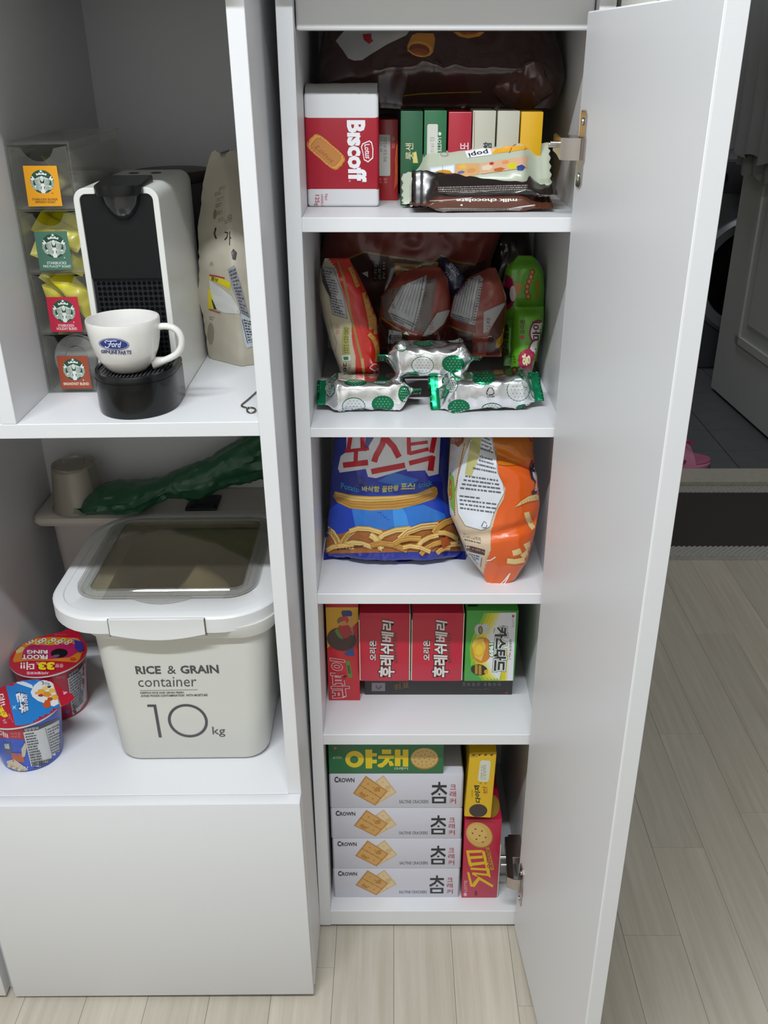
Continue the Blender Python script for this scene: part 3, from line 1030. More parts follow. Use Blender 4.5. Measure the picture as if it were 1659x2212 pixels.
a = Art('card'); a.poly([(926, 268), (944, 268), (946, 270), (945, 345), (922, 345), (923, 271)], 'cfcfc6'); a.cw('E2 19', 930, 297, 938, 318, '8a8a84'); a.cw('12까지', 930, 322, 938, 343, '8a8a84'); a.cw('LOTTE', 945.5, 297, 953.5, 328, 'd7d9cf', bold=0.02); a.ell(950, 289, 3.4, 4, 'd7d9cf', n=12)
stamp('printed_label', a, sp_bodies[1][1], sp_bodies[1][0])
a = Art('card'); a.ccw('뽀또', 994, 308, 1012, 340, 'e2cfd2', bold=0.01); a.line([(971, 243), (1018, 243)], 0.8, 'c9606e'); stamp('printed_label', a, sp_bodies[2][1], sp_bodies[2][0])
a = Art('card'); a.ccw('참', 1044, 307, 1062, 322, '30343a', bold=0.03); a.line([(1025, 242), (1024, 330)], 0.8, '8a3040'); stamp('printed_label', a, sp_bodies[3][1], sp_bodies[3][0])
a = Art('card'); a.line([(1125.5, 242), (1123, 330)], 0.9, '9a2030'); stamp('printed_label', a, sp_bodies[4][1], sp_bodies[4][0])

# big brown bag of rolls lying behind, on top of the cartons
M_brown = mat('brown_film', '3b2422', 0.22, coat=0.5)
g3 = thing('snack_bag', 'big dark brown snack bag with corn roll picture lying atop the cartons', 'snack bag', (0.05, 0.16, 1.172))
V3 = Vector((0, 0.42, 0.907))
bb = pouch('bag_film', g3, M_brown, (0.05, 0.150, 1.19), (1, 0, 0), V3,
           [(712, 238), (696, 215), (689, 170), (690, 120), (700, 60), (708, 0)], [(1190, 236), (1205, 215), (1222, 165), (1215, 120), (1195, 60), (1185, 0)], 0.040, seed=3, zmax=1.29, top=0.03, bot=0.03, wr=1.0, nu=60, nv=44)
a = Art('film')
a.poly([(725, 88), (742, 68), (776, 55), (892, 55), (878, 76), (836, 96), (800, 118), (782, 130), (765, 131), (752, 126), (743, 112)], 'a9a8a6')
a.poly([(783, 74), (802, 72), (803, 84), (807, 88), (797, 95), (786, 86)], '9c1c26')
a.poly([(890, 76), (902, 71), (936, 72), (940, 84), (936, 112), (928, 121), (912, 124), (898, 121), (880, 110), (879, 100)], 'bb7a30')
a.ell(907.5, 106, 27, 16.5, 'd3963f', rot=10, n=30, wav=0.02)
a.ell(906, 107, 22.5, 12.5, '7a3c20', rot=10)
a.ell(906, 112, 19, 7.5, '9a5028', rot=10)
a.poly([(979, 69), (1047, 69), (1036, 78), (1012, 83), (992, 79)], 'c07f33')
a.poly([(990, 69), (1036, 69), (1026, 74), (1002, 75)], '8e4a25')
a.line([(872, 207), (905, 203), (975, 200), (1040, 199)], 2.4, '8a6a22')
stamp('printed_label', a, bb, g3, cell=6)
# cut corner flap of that bag, folded towards the front
fb = pouch('folded_corner', g3, mat('brown_film_light', '4d2e28', 0.2, coat=0.5), (0.16, 0.135, 1.18), (1, 0, 0), (0, 0.35, 0.93),
           [(1105, 236), (1052, 200), (1085, 160), (1130, 122)], [(1150, 236), (1196, 200), (1172, 150), (1146, 120)], 0.022, seed=9, top=0.02, bot=0.01, wr=1.6, nu=30, nv=30)

# bars in front
M_pale = mat('pale_green_film', 'b2b8a4', 0.35, coat=0.2)
g4 = thing('wafer_pack', 'pale green wafer pack with yellow picture leaning over the chocolate bars', 'wafer pack', (0.09, 0.085, Z1))
A4 = Vector((1, -0.03, 0.085)).normalized()
pk4 = flow_pack('pack_film', g4, M_pale, (0.0925, 0.082, 1.1065), A4, Vector((0, 0.72, 0.69)), 0.140, 0.055, 0.030, fin=0.013, finang=(0.15, 0.1), finw=1.12, seed=5, wr=0.9, taper=0.15)
a = Art('film')
a.poly([(1042, 322), (1100, 300), (1175, 296), (1160, 316), (1066, 333)], 'e0b98e')
a.poly([(1062, 332), (1080, 314), (1108, 306), (1170, 300), (1164, 317), (1100, 328)], 'e0a020')
a.line([(1100, 330), (1107, 316), (1120, 308)], 1.6, '7a4a20'); a.line([(1133, 324), (1143, 310), (1150, 306)], 1.4, '7a4a20'); a.line([(1152, 320), (1165, 308)], 1.4, '7a4a20')
a.poly([(1004, 326), (1058, 317), (1063, 334), (1010, 341)], 'e4e6ea')
a.text('popi', (1056, 333), (1014, 340), (1010, 328), (1052, 321), '222428', bold=0.02)
a.ell(960, 333, 9, 5, '8a8f86', n=12); a.ell(960, 333, 7, 3.4, 'b2b8a4', n=12)
a.poly([(928, 362), (982, 355), (982, 386), (929, 392)], 'c4ccd0')
a.poly([(931, 365), (980, 358), (980, 383), (932, 389)], 'dfe3e6')
a.ell(956, 375, 20, 8, 'c48d26', rot=-6, n=20, wav=0.05, wn=9)
a.line([(956, 358), (956, 372)], 0.8, '6a6a66')
a.poly([(984, 354), (1036, 352), (1036, 376), (984, 386)], 'cf9f6a')
a.poly([(1038, 352), (1140, 337), (1138, 362), (1038, 376)], 'd0a684')
for q in ((1000, 360, 9, 5, 'd8b04a'), (1018, 368, 10, 5, 'c98f55'), (1052, 362, 12, 6, 'd9c3a8'), (1078, 366, 12, 4, 'b8602e'), (1106, 358, 11, 7, 'c9c22a'), (1125, 362, 9, 6, '2e3f86'), (1092, 350, 8, 4, 'd98a5a'), (1062, 353, 5, 3, 'b2303a'), (996, 372, 8, 3, '5a6aa0')):
    a.ell(q[0], q[1], q[2], q[3], q[4], rot=-8, n=14, wav=0.12, wn=5)
stamp('printed_label', a, pk4, g4, cell=5)
M_dbar = mat('black_brown_film', '231c1b', 0.22, coat=0.5)
g5 = thing('chocolate_bar', 'black wrapped chocolate bar lying behind the milk chocolate bar', 'chocolate bar', (0.09, 0.058, Z1), 'chocolate bars on the top shelf')
b5 = flow_pack('bar_film', g5, M_dbar, (0.1000, 0.060, 1.0935), Vector((1, 0.05, 0.02)), Vector((0, 0.8, 0.6)), 0.130, 0.036, 0.018, fin=0.014, finang=(0.5, -0.3), finw=1.15, seed=12, wr=1.6)
a = Art('film'); a.micro((945, 403), (1140, 398), (1138, 411), (948, 416), 3, '8f8680', dens=46, seed=4); a.up('zero', 1108, 384, 1125, 390, '6a625c')
stamp('printed_label', a, b5, g5, cell=5)
M_mbar = mat('milk_brown_film', '5e3526', 0.3, coat=0.3)
g6 = thing('chocolate_bar', 'brown wrapped bar reading milk chocolate upside down at shelf edge', 'chocolate bar', (0.10, 0.046, Z1), 'chocolate bars on the top shelf')
b6 = flow_pack('bar_film', g6, M_mbar, (0.0965, 0.049, Z1 + 0.0082), Vector((1, 0.07, 0.0)), Vector((0, 1, 0)), 0.126, 0.032, 0.0155, fin=0.015, finang=(0.0, 0.25), finw=1.05, seed=21, wr=1.2)
a = Art('film')
a.up('milk chocolate', 985, 429, 1117, 436.5, 'e6e0dc', bold=0.03)
a.line([(928, 434), (970, 432), (1020, 427)], 1.6, 'c8c0ba')
a.ell(997, 443, 2.6, 2, 'e6e0dc', n=10)
a.line([(1096, 452), (1125, 447), (1156, 443)], 3, 'ccc4be')
a.poly([(900, 455), (960, 449), (1060, 450), (1130, 449), (1120, 457), (920, 459)], '9a908a')
a.micro((920, 451), (1100, 449.5), (1100, 456), (925, 457), 2, '5c4a42', dens=40, seed=8)
stamp('printed_label', a, b6, g6, cell=5)

# ================================================================== pantry, second shelf
# big reddish brown bag standing at the back
M_rb = mat('red_brown_film', '6a2c26', 0.34, coat=0.15)
M_db = mat('dark_brown_film', '33201c', 0.24, coat=0.45)
g7 = thing('snack_bag', 'large red brown snack bag with yellow stripe standing at back of second shelf', 'snack bag', (0.03, 0.22, Z2))
b7 = pouch('bag_film', g7, M_rb, (0.03, 0.235, Z2), (1, 0, 0), (0, 0.10, 0.995), [(735, 758), (725, 700), (715, 640), (690, 560), (702, 500), (720, 440), (725, 400)], [(985, 758), (1020, 700), (1050, 640), (1062, 560), (1085, 500), (1080, 440), (1070, 400)], 0.050, seed=6, zmax=1.052, top=0.03, bot=0.05, wr=1.0, nu=60, nv=60)
a = Art('film')
a.poly([(700, 560), (752, 562), (786, 545), (860, 556), (936, 566), (952, 552), (990, 566), (1026, 570), (1050, 560), (1050, 700), (720, 700)], '36211d')
a.line([(748, 561), (786, 544), (815, 549), (860, 557), (934, 566), (952, 551)], 4, '7e6020')
a.line([(952, 551), (984, 566), (1026, 571)], 4, '7e6020')
a.poly([(852, 568), (934, 574), (948, 566), (945, 600), (856, 604)], '8a6216')
a.poly([(862, 574), (934, 579), (934, 584), (866, 580)], '5c4212')
a.poly([(872, 586), (925, 586), (920, 600), (872, 600)], '1c1614')
a.poly([(798, 562), (834, 566), (832, 606), (806, 608)], '241a1a')
for k, s in enumerate(('오감자', '구운맛', '바삭')):
    a.cw(s, 808 + 9 * k, 567, 814 + 9 * k, 604, '8a847c')
a.ell(889, 592, 14, 6, '9a948c', n=14)
a.poly([(782, 590), (795, 586), (795, 600)], 'a9a8a6')
stamp('printed_label', a, b7, g7, cell=6)
M_vd = mat('very_dark_film', '1f1715', 0.25, coat=0.45)
g8 = thing('snack_bag', 'nearly black snack bag at back right of second shelf behind the green packs', 'snack bag', (0.14, 0.27, Z2))
b8 = pouch('bag_film', g8, M_vd, (0.14, 0.285, Z2), (1, 0, 0), (0, 0.08, 0.997), [(1000, 745), (1020, 640), (1040, 560), (1055, 480)], [(1130, 745), (1135, 640), (1150, 560), (1140, 480)], 0.03, seed=16, zmax=1.052, top=0.03, bot=0.03, wr=1.3, nu=36, nv=40)
a = Art('film'); a.line([(1010, 586), (1030, 568), (1040, 556)], 4, '7e6a20'); a.text('O\'Rice', (1020, 508), (1048, 500), (1052, 509), (1024, 518), '6a5c50'); stamp('printed_label', a, b8, g8, cell=6)

# red and cream corn stick bag
M_cream = mat('cream_film', 'b9ae94', 0.28, coat=0.4)
M_bred = mat('bright_red_film', 'bf2316', 0.24, coat=0.5)
g9 = thing('snack_bag', 'narrow red and cream corn stick bag standing at left of second shelf', 'snack bag', (-0.06, 0.13, Z2))
def cream9(c):
    x, y = to_px(c)
    return 1 if x < seg_interp([(558, 708), (580, 726), (645, 744), (700, 758), (745, 761), (812, 766)], y) else 0
b9 = pouch('bag_film', g9, [M_bred, M_cream], (-0.06, 0.125, Z2), (1, 0, 0), (0, 0.12, 0.992), [(742, 832), (736, 805), (716, 750), (700, 690), (690, 640), (690, 590), (702, 558)], [(820, 832), (821, 805), (821, 750), (815, 690), (796, 640), (772, 590), (750, 553)], 0.024, seed=31, matfn=cream9, top=0.02, bot=0.03, wr=0.8, nu=44, nv=60)
a = Art('film')
a.poly([(700, 569), (706, 572), (722, 577), (727, 590), (738, 620), (745, 645), (752, 676), (760, 700), (759, 720), (762, 745), (768, 770), (768, 812), (745, 812), (724, 745), (708, 690), (698, 640)], 'b9ae94')
a.line([(730, 566), (742, 600), (752, 645), (757, 680), (764, 705), (772, 740), (782, 780), (787, 812)], 5.5, '9a7434')
a.line([(782, 774), (786, 806)], 6, 'b8965a')
a.poly([(694, 574), (722, 580), (734, 612), (744, 640), (752, 690), (718, 680), (710, 640), (696, 610)], '7e7c78')
a.poly([(698, 578), (720, 582), (730, 612), (741, 640), (748, 686), (720, 677), (713, 640), (700, 610)], 'a2a2a2')
a.micro((698, 582), (720, 586), (748, 684), (722, 676), 16, '44444a', dens=6, seed=5)
a.poly([(692, 576), (697, 577), (704, 606), (714, 632), (716, 645), (706, 630), (696, 606)], '2a2622')
def puff(a, pts, w, c='c28a44', c2='9a6228'):
    a.line(pts, w, c2); a.line([(x - 0.8, y - 0.6) for x, y in pts], w * 0.78, c)
    for i in range(1, len(pts)):
        mx_, my_ = (pts[i][0] + pts[i - 1][0]) / 2, (pts[i][1] + pts[i - 1][1]) / 2
        a.line([(mx_ - w * 0.33, my_ + 1), (mx_ + w * 0.33, my_ - 1.6)], 0.9, c2)
puff(a, [(755, 578), (762, 590), (768, 605), (774, 620)], 10)
puff(a, [(788, 632), (792, 648), (795, 662), (798, 676), (801, 692), (804, 712)], 14)
puff(a, [(806, 660), (808, 680), (810, 700), (812, 722)], 9)
puff(a, [(797, 722), (806, 730), (812, 742), (816, 756), (816, 772), (815, 782)], 11)
a.poly([(742, 704), (758, 708), (752, 730), (757, 765), (740, 766), (738, 735)], 'a4a258')
a.cw('080-023-5321', 743, 708, 753, 762, '4c5230')
a.poly([(738, 768), (757, 767), (758, 779), (740, 780)], 'd8d8d4'); a.poly([(741, 771), (752, 770), (753, 777), (743, 778)], '3f7a4c')
a.cw('20', 741, 784, 749, 803, '2a2622', bold=0.02); a.cw('25.', 752, 786, 757, 800, '8a8278')
a.line([(799, 794), (806, 787), (813, 786), (819, 792)], 2, 'd8d0cc'); a.line([(799, 795), (809, 801), (819, 795)], 2.6, 'e8e0dc')
a.line([(712, 690), (720, 718), (727, 740), (724, 762)], 1.2, '8a8478')
a.cw('과자', 724, 700, 733, 722, 'b07a70')
stamp('printed_label', a, b9, g9, cell=5)

# two matching brown packs with nutrition panels
M_pk = mat('rust_film', '8a3c2e', 0.24, coat=0.45)
def brownpack(name, lab, x0, dx, seed, Y, panel, l, r):
    g = thing(name, lab, 'snack bag', (x0, Y, Z2), 'rust brown snack packs on the second shelf')
    b = pouch('bag_film', g, M_pk, (x0, Y, Z2), (1, 0, 0), (0, 0.20, 0.98), l, r, 0.026, seed=seed, top=0.02, bot=0.03, wr=0.75, nu=44, nv=50)
    return g, b
gA, bA = brownpack('snack_bag', 'rust brown pack with white nutrition panel beside the red corn stick bag', 0.01, 0, 41, 0.145, 0, [(842, 770), (828, 730), (815, 690), (822, 640), (860, 590), (940, 570)], [(945, 770), (962, 730), (973, 690), (974, 640), (968, 600), (950, 577)])
a = Art('film')
a.poly([(822, 630), (945, 600), (925, 720), (830, 690)], '6b5e58')
a.poly([(838, 672), (868, 618), (922, 594), (921, 604), (914, 640), (905, 680), (893, 716), (850, 694)], 'a9aaae')
for k in range(8):
    t = k / 8
    p, q = mixp((846, 664), (904, 690), t), mixp((870, 618), (922, 600), t)
    a.line([p, q], 0.8, '5a5a60')
a.micro((842, 674), (900, 700), (893, 714), (850, 692), 3, '4a4a50', dens=18, seed=3)
a.line([(916, 595), (908, 640), (896, 690), (888, 716)], 1.4, '35302e')
a.micro((926, 600), (934, 598), (900, 712), (893, 712), 18, '55524e', dens=1.6, seed=9)
a.poly([(832, 690), (880, 716), (885, 728), (845, 706)], '6a241c')
a.line([(824, 686), (850, 705), (884, 724)], 3.2, '8e6c22')
a.poly([(822, 690), (846, 706), (880, 724), (880, 770), (840, 770)], '3a211c')
a.poly([(944, 676), (974, 668), (958, 700), (925, 728), (912, 726)], 'a6a4a4')
a.poly([(912, 728), (940, 720), (962, 700), (975, 670), (975, 760), (905, 760)], '4a211c')
a.ccw('감자', 928, 694, 937, 714, '8a4a32')
a.ccw('오징어', 846, 626, 853, 668, '5a2018')
a.poly([(840, 712), (868, 718), (868, 742), (838, 742)], 'a6a6aa'); a.micro((842, 722), (866, 724), (866, 738), (842, 740), 4, '33333a', dens=6)
stamp('printed_label', a, bA, gA, cell=5)
gB, bB = brownpack('snack_bag', 'rust brown pack with white nutrition panel standing against the green packs', 0.10, 0, 47, 0.145, 0, [(985, 770), (975, 730), (968, 680), (978, 640), (1010, 600), (1058, 578)], [(1083, 770), (1088, 730), (1094, 680), (1094, 640), (1085, 610), (1070, 578)])
a = Art('film')
a.poly([(973, 682), (982, 640), (990, 612), (1036, 594), (1044, 602), (1040, 620), (1034, 660), (1026, 702), (1010, 700), (985, 694)], 'a9aaae')
for k in range(7):
    t = k / 7
    a.line([mixp((978, 672), (1018, 686), t), mixp((994, 612), (1034, 598), t)], 0.8, '5a5a60')
a.micro((975, 676), (1016, 688), (1014, 700), (978, 690), 3, '4a4a50', dens=16, seed=13)
a.line([(1036, 602), (1030, 630), (1018, 696)], 1.2, '55302e')
a.micro((1037, 606), (1043, 606), (1026, 700), (1020, 700), 16, '55524e', dens=1.6, seed=10)
a.poly([(1045, 674), (1094, 652), (1080, 676), (1056, 716), (1044, 720)], 'a6a4a4')
a.poly([(1056, 720), (1080, 678), (1096, 654), (1096, 768), (1050, 768)], '4a211c')
a.poly([(972, 688), (1026, 704), (1028, 720), (974, 708)], '6a241c'); a.line([(972, 704), (1000, 716), (1020, 720)], 3.2, '8e6c22'); a.poly([(970, 708), (1020, 722), (1020, 770), (980, 770)], '3a211c')
a.ccw('감자', 1051, 686, 1060, 716, '8a4a32')
a.poly([(1072, 735), (1082, 726), (1088, 708), (1090, 730), (1080, 750), (1070, 752)], 'b98c20')
stamp('printed_label', a, bB, gB, cell=5)
g10 = thing('snack_sachet', 'small navy sachet with white lettering wedged between the two rust brown packs', 'sachet', (0.09, 0.18, 0.95))
b10 = pouch('sachet_film', g10, mat('navy_film', '141c36', 0.25, coat=0.4), (0.08, 0.175, 0.95), (1, 0, 0), (0, 0.3, 0.95), [(975, 640), (955, 600), (950, 575), (951, 556)], [(1000, 640), (1008, 606), (990, 575), (962, 554)], 0.010, seed=61, top=0.01, bot=0.01, nu=20, nv=24)
a = Art('film'); a.text('맛있는', (975, 566), (996, 590), (986, 599), (966, 576), 'a0a4b0', bold=0.01); a.text('간식', (964, 584), (978, 602), (972, 606), (958, 590), 'a0a4b0'); stamp('printed_label', a, b10, g10, cell=5)

# green gummy packs
M_grn = mat('lime_film', '5da021', 0.3, coat=0.35)
g11 = thing('gummy_pack', 'lime green gummy pack standing front right on second shelf', 'gummy pack', (0.175, 0.15, Z2), 'lime green gummy packs')
b11 = pouch('pack_film', g11, M_grn, (0.165, 0.150, Z2), (1, 0, 0), (0, 0.12, 0.992), [(1100, 815), (1105, 780), (1106, 740), (1108, 700), (1110, 676), (1112, 662)], [(1146, 815), (1158, 770), (1170, 720), (1174, 700), (1175, 676), (1174, 660)], 0.016, seed=71, top=0.012, bot=0.02, wr=0.7, nu=34, nv=40)
a = Art('film')
a.ccw('오리온', 1123, 690, 1134, 722, '5a2a20', bold=0.03); a.ell(1128, 729, 4.5, 5, 'b01f3a', n=14)
a.ell(1160, 716, 17, 26, '7a2036', rot=12); a.ell(1161, 716, 14, 22, 'd4d0cc', rot=12)
a.ell(1156, 755, 15, 22, '7a2036', rot=12); a.ell(1157, 754, 12, 18, 'd4d0cc', rot=12)
a.ccw('마이', 1150, 695, 1168, 735, '5a1a2c', bold=0.03)
a.ell(1139, 778, 20, 24, 'a01c48', wav=0.05, wn=16, n=48)
a.ccw('왕', 1128, 764, 1146, 790, 'e2d8a8', bold=0.05)
a.cw('g23', 1108, 768, 1114, 784, '2a3a18')
stamp('printed_label', a, b11, g11, cell=5)
g12 = thing('gummy_pack', 'lime green gummy pack with red drawn lettering stacked behind the front one', 'gummy pack', (0.175, 0.19, Z2), 'lime green gummy packs')
b12 = pouch('pack_film', g12, M_grn, (0.165, 0.190, Z2), (1, 0, 0), (0, 0.05, 0.998), [(1098, 780), (1094, 700), (1086, 660), (1084, 620), (1092, 580), (1110, 562), (1120, 552)], [(1160, 780), (1172, 700), (1175, 660), (1176, 620), (1174, 585), (1160, 560), (1145, 550)], 0.014, seed=75, top=0.015, bot=0.02, wr=0.8, nu=34, nv=50)
a = Art('film')
for k, (x, y) in enumerate(((1150, 588), (1147, 598), (1143, 608), (1139, 619), (1138, 630), (1141, 641))):
    a.ell(x, y, 6, 7, '8a3a1c', n=10); a.ell(x, y, 3.4, 4.2, 'c9822c', n=10)
a.ell(1160, 612, 4, 7, 'b46a2c', n=10); a.line([(1160, 618), (1162, 632), (1161, 646)], 4, 'b46a2c')
a.ell(1092, 632, 22, 38, '8c1844', wav=0.05, wn=22, n=60)
a.ell(1092, 640, 14, 20, '2c1420'); a.ell(1108, 634, 7, 17, 'cdbfb8')
a.poly([(1110, 610), (1128, 612), (1122, 640), (1114, 632)], 'b8782e')
stamp('printed_label', a, b12, g12, cell=5)
g13 = thing('gummy_pack', 'dark green gummy pack with vertical lettering squeezed left of the lime ones', 'gummy pack', (0.135, 0.17, Z2), 'lime green gummy packs')
b13 = pouch('pack_film', g13, mat('green_film_dark', '47821c', 0.3, coat=0.35), (0.14, 0.170, Z2), (1, 0, 0), (0, 0.08, 0.997), [(1088, 790), (1088, 740), (1090, 700), (1094, 690)], [(1112, 790), (1113, 740), (1114, 700), (1113, 688)], 0.010, seed=79, top=0.01, bot=0.015, wr=0.6, nu=20, nv=34)
a = Art('film'); a.ccw('젤리꿈틀', 1086, 700, 1098, 770, '3c2a18', bold=0.03); stamp('printed_label', a, b13, g13, cell=5)

# silver cracker packs with green dots
M_foil = mat('silver_foil', 'f2f3f5', 0.2, 1.0, bump=0.25, bscale=160)
M_gfoil = mat('green_foil', '1f9a68', 0.25, 0.85)
def dots(a, lst):
    for cx, cy, rx, ry, kind in lst:
        a.ell(cx, cy, rx, ry, '1d7a52', wav=0.03, wn=22, n=66)
        if kind == 'w': a.ell(cx, cy, rx - 1.3, ry - 1.3, 'e2e4e6', n=40)
        c = '2a5a48' if kind == 'w' else 'bfe0cc'
        for i in range(-3, 4):
            for j in range(-3, 4):
                x, y = (i + 0.5 * (j % 2)) * rx / 3.2, j * ry / 3.2
                if (x / rx) ** 2 + (y / ry) ** 2 < 0.66: a.ell(cx + x, cy + y, 1.0, 1.0, c, n=6)
def foilpack(lab, C0, A, L, W, H, seed, ds, fa, extra=None):
    g = thing('cracker_pack', lab, 'cracker pack', (C0[0], C0[1], C0[2] - H / 2), 'silver foil cracker packs with green dots')
    b = flow_pack('foil_film', g, [M_foil, M_gfoil], C0, A, (-(Vector(A).y), Vector(A).x, 0), L, W, H, fin=0.008, finang=fa, finw=0.8, seed=seed, wr=2.1, taper=0.17, sq=0.56, na=90, nt=44, serr=0.0016)
    # the crimped fins are green
    for p in b.data.polygons:
        c = p.center + ORG[g.name] - Vector(C0)
        if abs(c.dot(Vector(A).normalized())) > L / 2 - 0.002: p.material_index = 1
    a = Art('foil')
    dots(a, ds)
    if extra: extra(a)
    stamp('printed_label', a, b, g, cell=5, jump=0.012)
    return g
foilpack('silver cracker pack with green dots at the left of second shelf edge', (-0.0305, 0.077, Z2 + 0.0185), (1, 0.03, 0), 0.110, 0.050, 0.036, 3,
         [(764, 878, 25, 19, 'w'), (827, 873, 24, 18, 'g'), (768, 826, 24, 7, 'g'), (803, 808, 19, 4, 'g'), (873, 851, 13, 18, 'g'), (820, 826, 14, 4, 'w'), (712, 841, 11, 16, 'w'), (719, 815, 8, 7, 'g')], (0.5, -0.5))
def rec(a):
    a.line([(1052, 847), (1056, 838), (1063, 838), (1067, 846)], 1.8, '3a3a40'); a.line([(1068, 848), (1064, 853), (1056, 853)], 1.8, '3a3a40'); a.line([(1053, 853), (1051, 848)], 1.8, '3a3a40')
    a.h('OTHER', 1052, 855, 1069, 859, '3a3a40')
foilpack('silver cracker pack with recycling mark at the right of second shelf edge', (0.114, 0.079, Z2 + 0.0205), (1, 0.10, 0.035), 0.122, 0.052, 0.039, 8,
         [(1120, 842, 25, 25, 'w'), (1045, 816, 25, 16, 'g'), (991, 880, 24, 17, 'g'), (1063, 884, 23, 13, 'w'), (1137, 882, 22, 8, 'g'), (975, 832, 14, 16, 'w'), (1137, 806, 18, 12, 'g'), (962, 823, 8, 10, 'w')], (1.0, 0.7), rec)
foilpack('silver cracker pack with green dots resting across the other two', (0.0445, 0.102, Z2 + 0.0540), (1, 0.02, -0.01), 0.110, 0.048, 0.037, 14,
         [(913, 789, 24, 19, 'w'), (979, 786, 24, 19, 'g'), (917, 741, 24, 7, 'g'), (1035, 767, 20, 19, 'g'), (985, 735, 18, 6, 'w'), (955, 722, 20, 3.5, 'g'), (1054, 744, 9, 10, 'g'), (868, 748, 11, 12, 'w')], (-0.5, -0.4))
# ================================================================== pantry, third shelf
M_blue = mat('royal_blue_film', '1c2a8c', 0.2, coat=0.55)
h1 = thing('snack_bag', 'blue potato stick bag with red Korean lettering standing on third shelf', 'snack bag', (0.0, 0.10, Z3))
V31 = Vector((0, 0.10, 0.995))
q1 = pouch('bag_film', h1, M_blue, (0.0, 0.102, Z3 + 0.002), (1, 0, 0), V31,
           [(698, 1209), (702, 1180), (706, 1150), (712, 1080), (715, 1010), (722, 950), (728, 880), (730, 800), (728, 740)],
           [(1005, 1209), (1000, 1190), (988, 1150), (975, 1080), (970, 1010), (972, 950), (975, 880), (975, 800), (970, 740)],
           0.030, seed=83, zmax=0.817, top=0.03, bot=0.016, wr=0.7, nu=70, nv=90)
a = Art('film')
a.poly([(700, 1150), (712, 1100), (760, 1065), (850, 1020), (930, 1060), (980, 1100), (996, 1150), (1000, 1190), (700, 1190)], '1a3fae')
a.poly([(760, 1100), (800, 1085), (860, 1098), (915, 1090), (960, 1110), (975, 1150), (900, 1148), (770, 1150)], '2a72c8')
a.poly([(848, 1100), (866, 1092), (878, 1112), (884, 1140), (852, 1140)], '3b8fdc')
a.poly([(760, 1010), (800, 985), (850, 1010), (905, 990), (960, 1040), (800, 1046)], '2b35b0')
a.poly([(815, 1040), (850, 1020), (905, 1036), (880, 1052)], '2f6fd0')
# lettering: white under-shape and red strokes
ws = [[(748, 938), (790, 938), (788, 975), (800, 975), (798, 1012), (734, 1021), (730, 1012), (736, 985), (748, 976)],
      [(790, 975), (812, 938), (866, 938), (880, 965), (882, 1012), (812, 1033), (795, 1030), (790, 1012), (800, 990)],
      [(868, 938), (952, 938), (947, 1024), (926, 1029), (918, 1016), (880, 1018), (872, 1000)]]
for p in ws: a.poly(p, 'd9dade')
red = 'c01a2e'
for pts, w_ in (([(741, 1005), (795, 999)], 12), ([(768, 1000), (769, 975)], 9), ([(745, 975), (797, 969)], 7), ([(758, 938), (752, 974)], 9), ([(783, 938), (784, 972)], 10),
                ([(832, 938), (826, 960), (812, 985), (808, 998)], 13), ([(832, 946), (850, 965), (862, 988)], 13), ([(802, 1019), (875, 1005)], 12),
                ([(882, 938), (884, 982)], 9), ([(884, 960), (924, 955)], 7), ([(884, 980), (926, 970)], 8), ([(940, 938), (932, 978)], 11), ([(884, 1001), (936, 988)], 10), ([(934, 985), (930, 1017)], 13)):
    a.line(pts, w_, red)
a.text('Potato', (737, 1042), (776, 1052), (776, 1064), (736, 1055), '2f8fd0', bold=0.02)
a.text('바삭함', (782, 1050), (820, 1050), (820, 1063), (782, 1062), 'd9d478', bold=0.03)
a.text('끝판왕', (825, 1050), (861, 1047), (861, 1060), (825, 1064), 'd9d478', bold=0.03)
a.text('포스!', (866, 1044), (897, 1043), (896, 1057), (866, 1058), 'd9d478', bold=0.04)
a.text('Stick', (903, 1045), (934, 1036), (935, 1048), (904, 1054), '2f8fd0', bold=0.02)
# long potato stick
up = [(723, 1061), (760, 1069), (800, 1072), (850, 1071), (900, 1066), (938, 1050), (944, 1054), (946, 1066), (940, 1077), (905, 1089), (860, 1100), (800, 1103), (755, 1098), (728, 1085), (720, 1072)]
a.poly(up, 'b98a3c')
a.poly([(724, 1063), (760, 1071), (800, 1074), (850, 1073), (900, 1068), (930, 1058), (936, 1062), (900, 1074), (850, 1081), (800, 1084), (760, 1082), (726, 1072)], 'd8b468')
for dy in (5, 10, 16, 22):
    a.line([(724, 1064 + dy * 0.6), (760, 1072 + dy), (800, 1075 + dy), (850, 1073 + dy), (900, 1066 + dy), (934, 1054 + dy * 0.9)], 1.2, 'a87630')
# heap of chips along the bottom
rn = random.Random(5)
a.poly([(700, 1143), (716, 1156), (742, 1152), (760, 1143), (800, 1141), (850, 1146), (900, 1142), (930, 1130), (962, 1120), (980, 1135), (1003, 1190), (700, 1196)], '9a5a26')
def chip(x, y, L_, w_, r, c, c2):
    dx, dy = math.cos(r) * L_ / 2, math.sin(r) * L_ / 2
    bx, by = -math.sin(r) * L_ * 0.1, math.cos(r) * L_ * 0.1
    pts = [(x - dx, y - dy), (x - dx * 0.5 - bx, y - dy * 0.5 - by), (x + dx * 0.2 - bx, y + dy * 0.2 - by), (x + dx, y + dy)]
    a.line(pts, w_, '8a5a24')
    a.line([(p[0], p[1] - 0.8) for p in pts], w_ * 0.84, c)
    a.line([(p[0], p[1] - w_ * 0.18) for p in pts], w_ * 0.16, c2)
    a.line([(p[0], p[1] + w_ * 0.2) for p in pts], w_ * 0.12, c2)
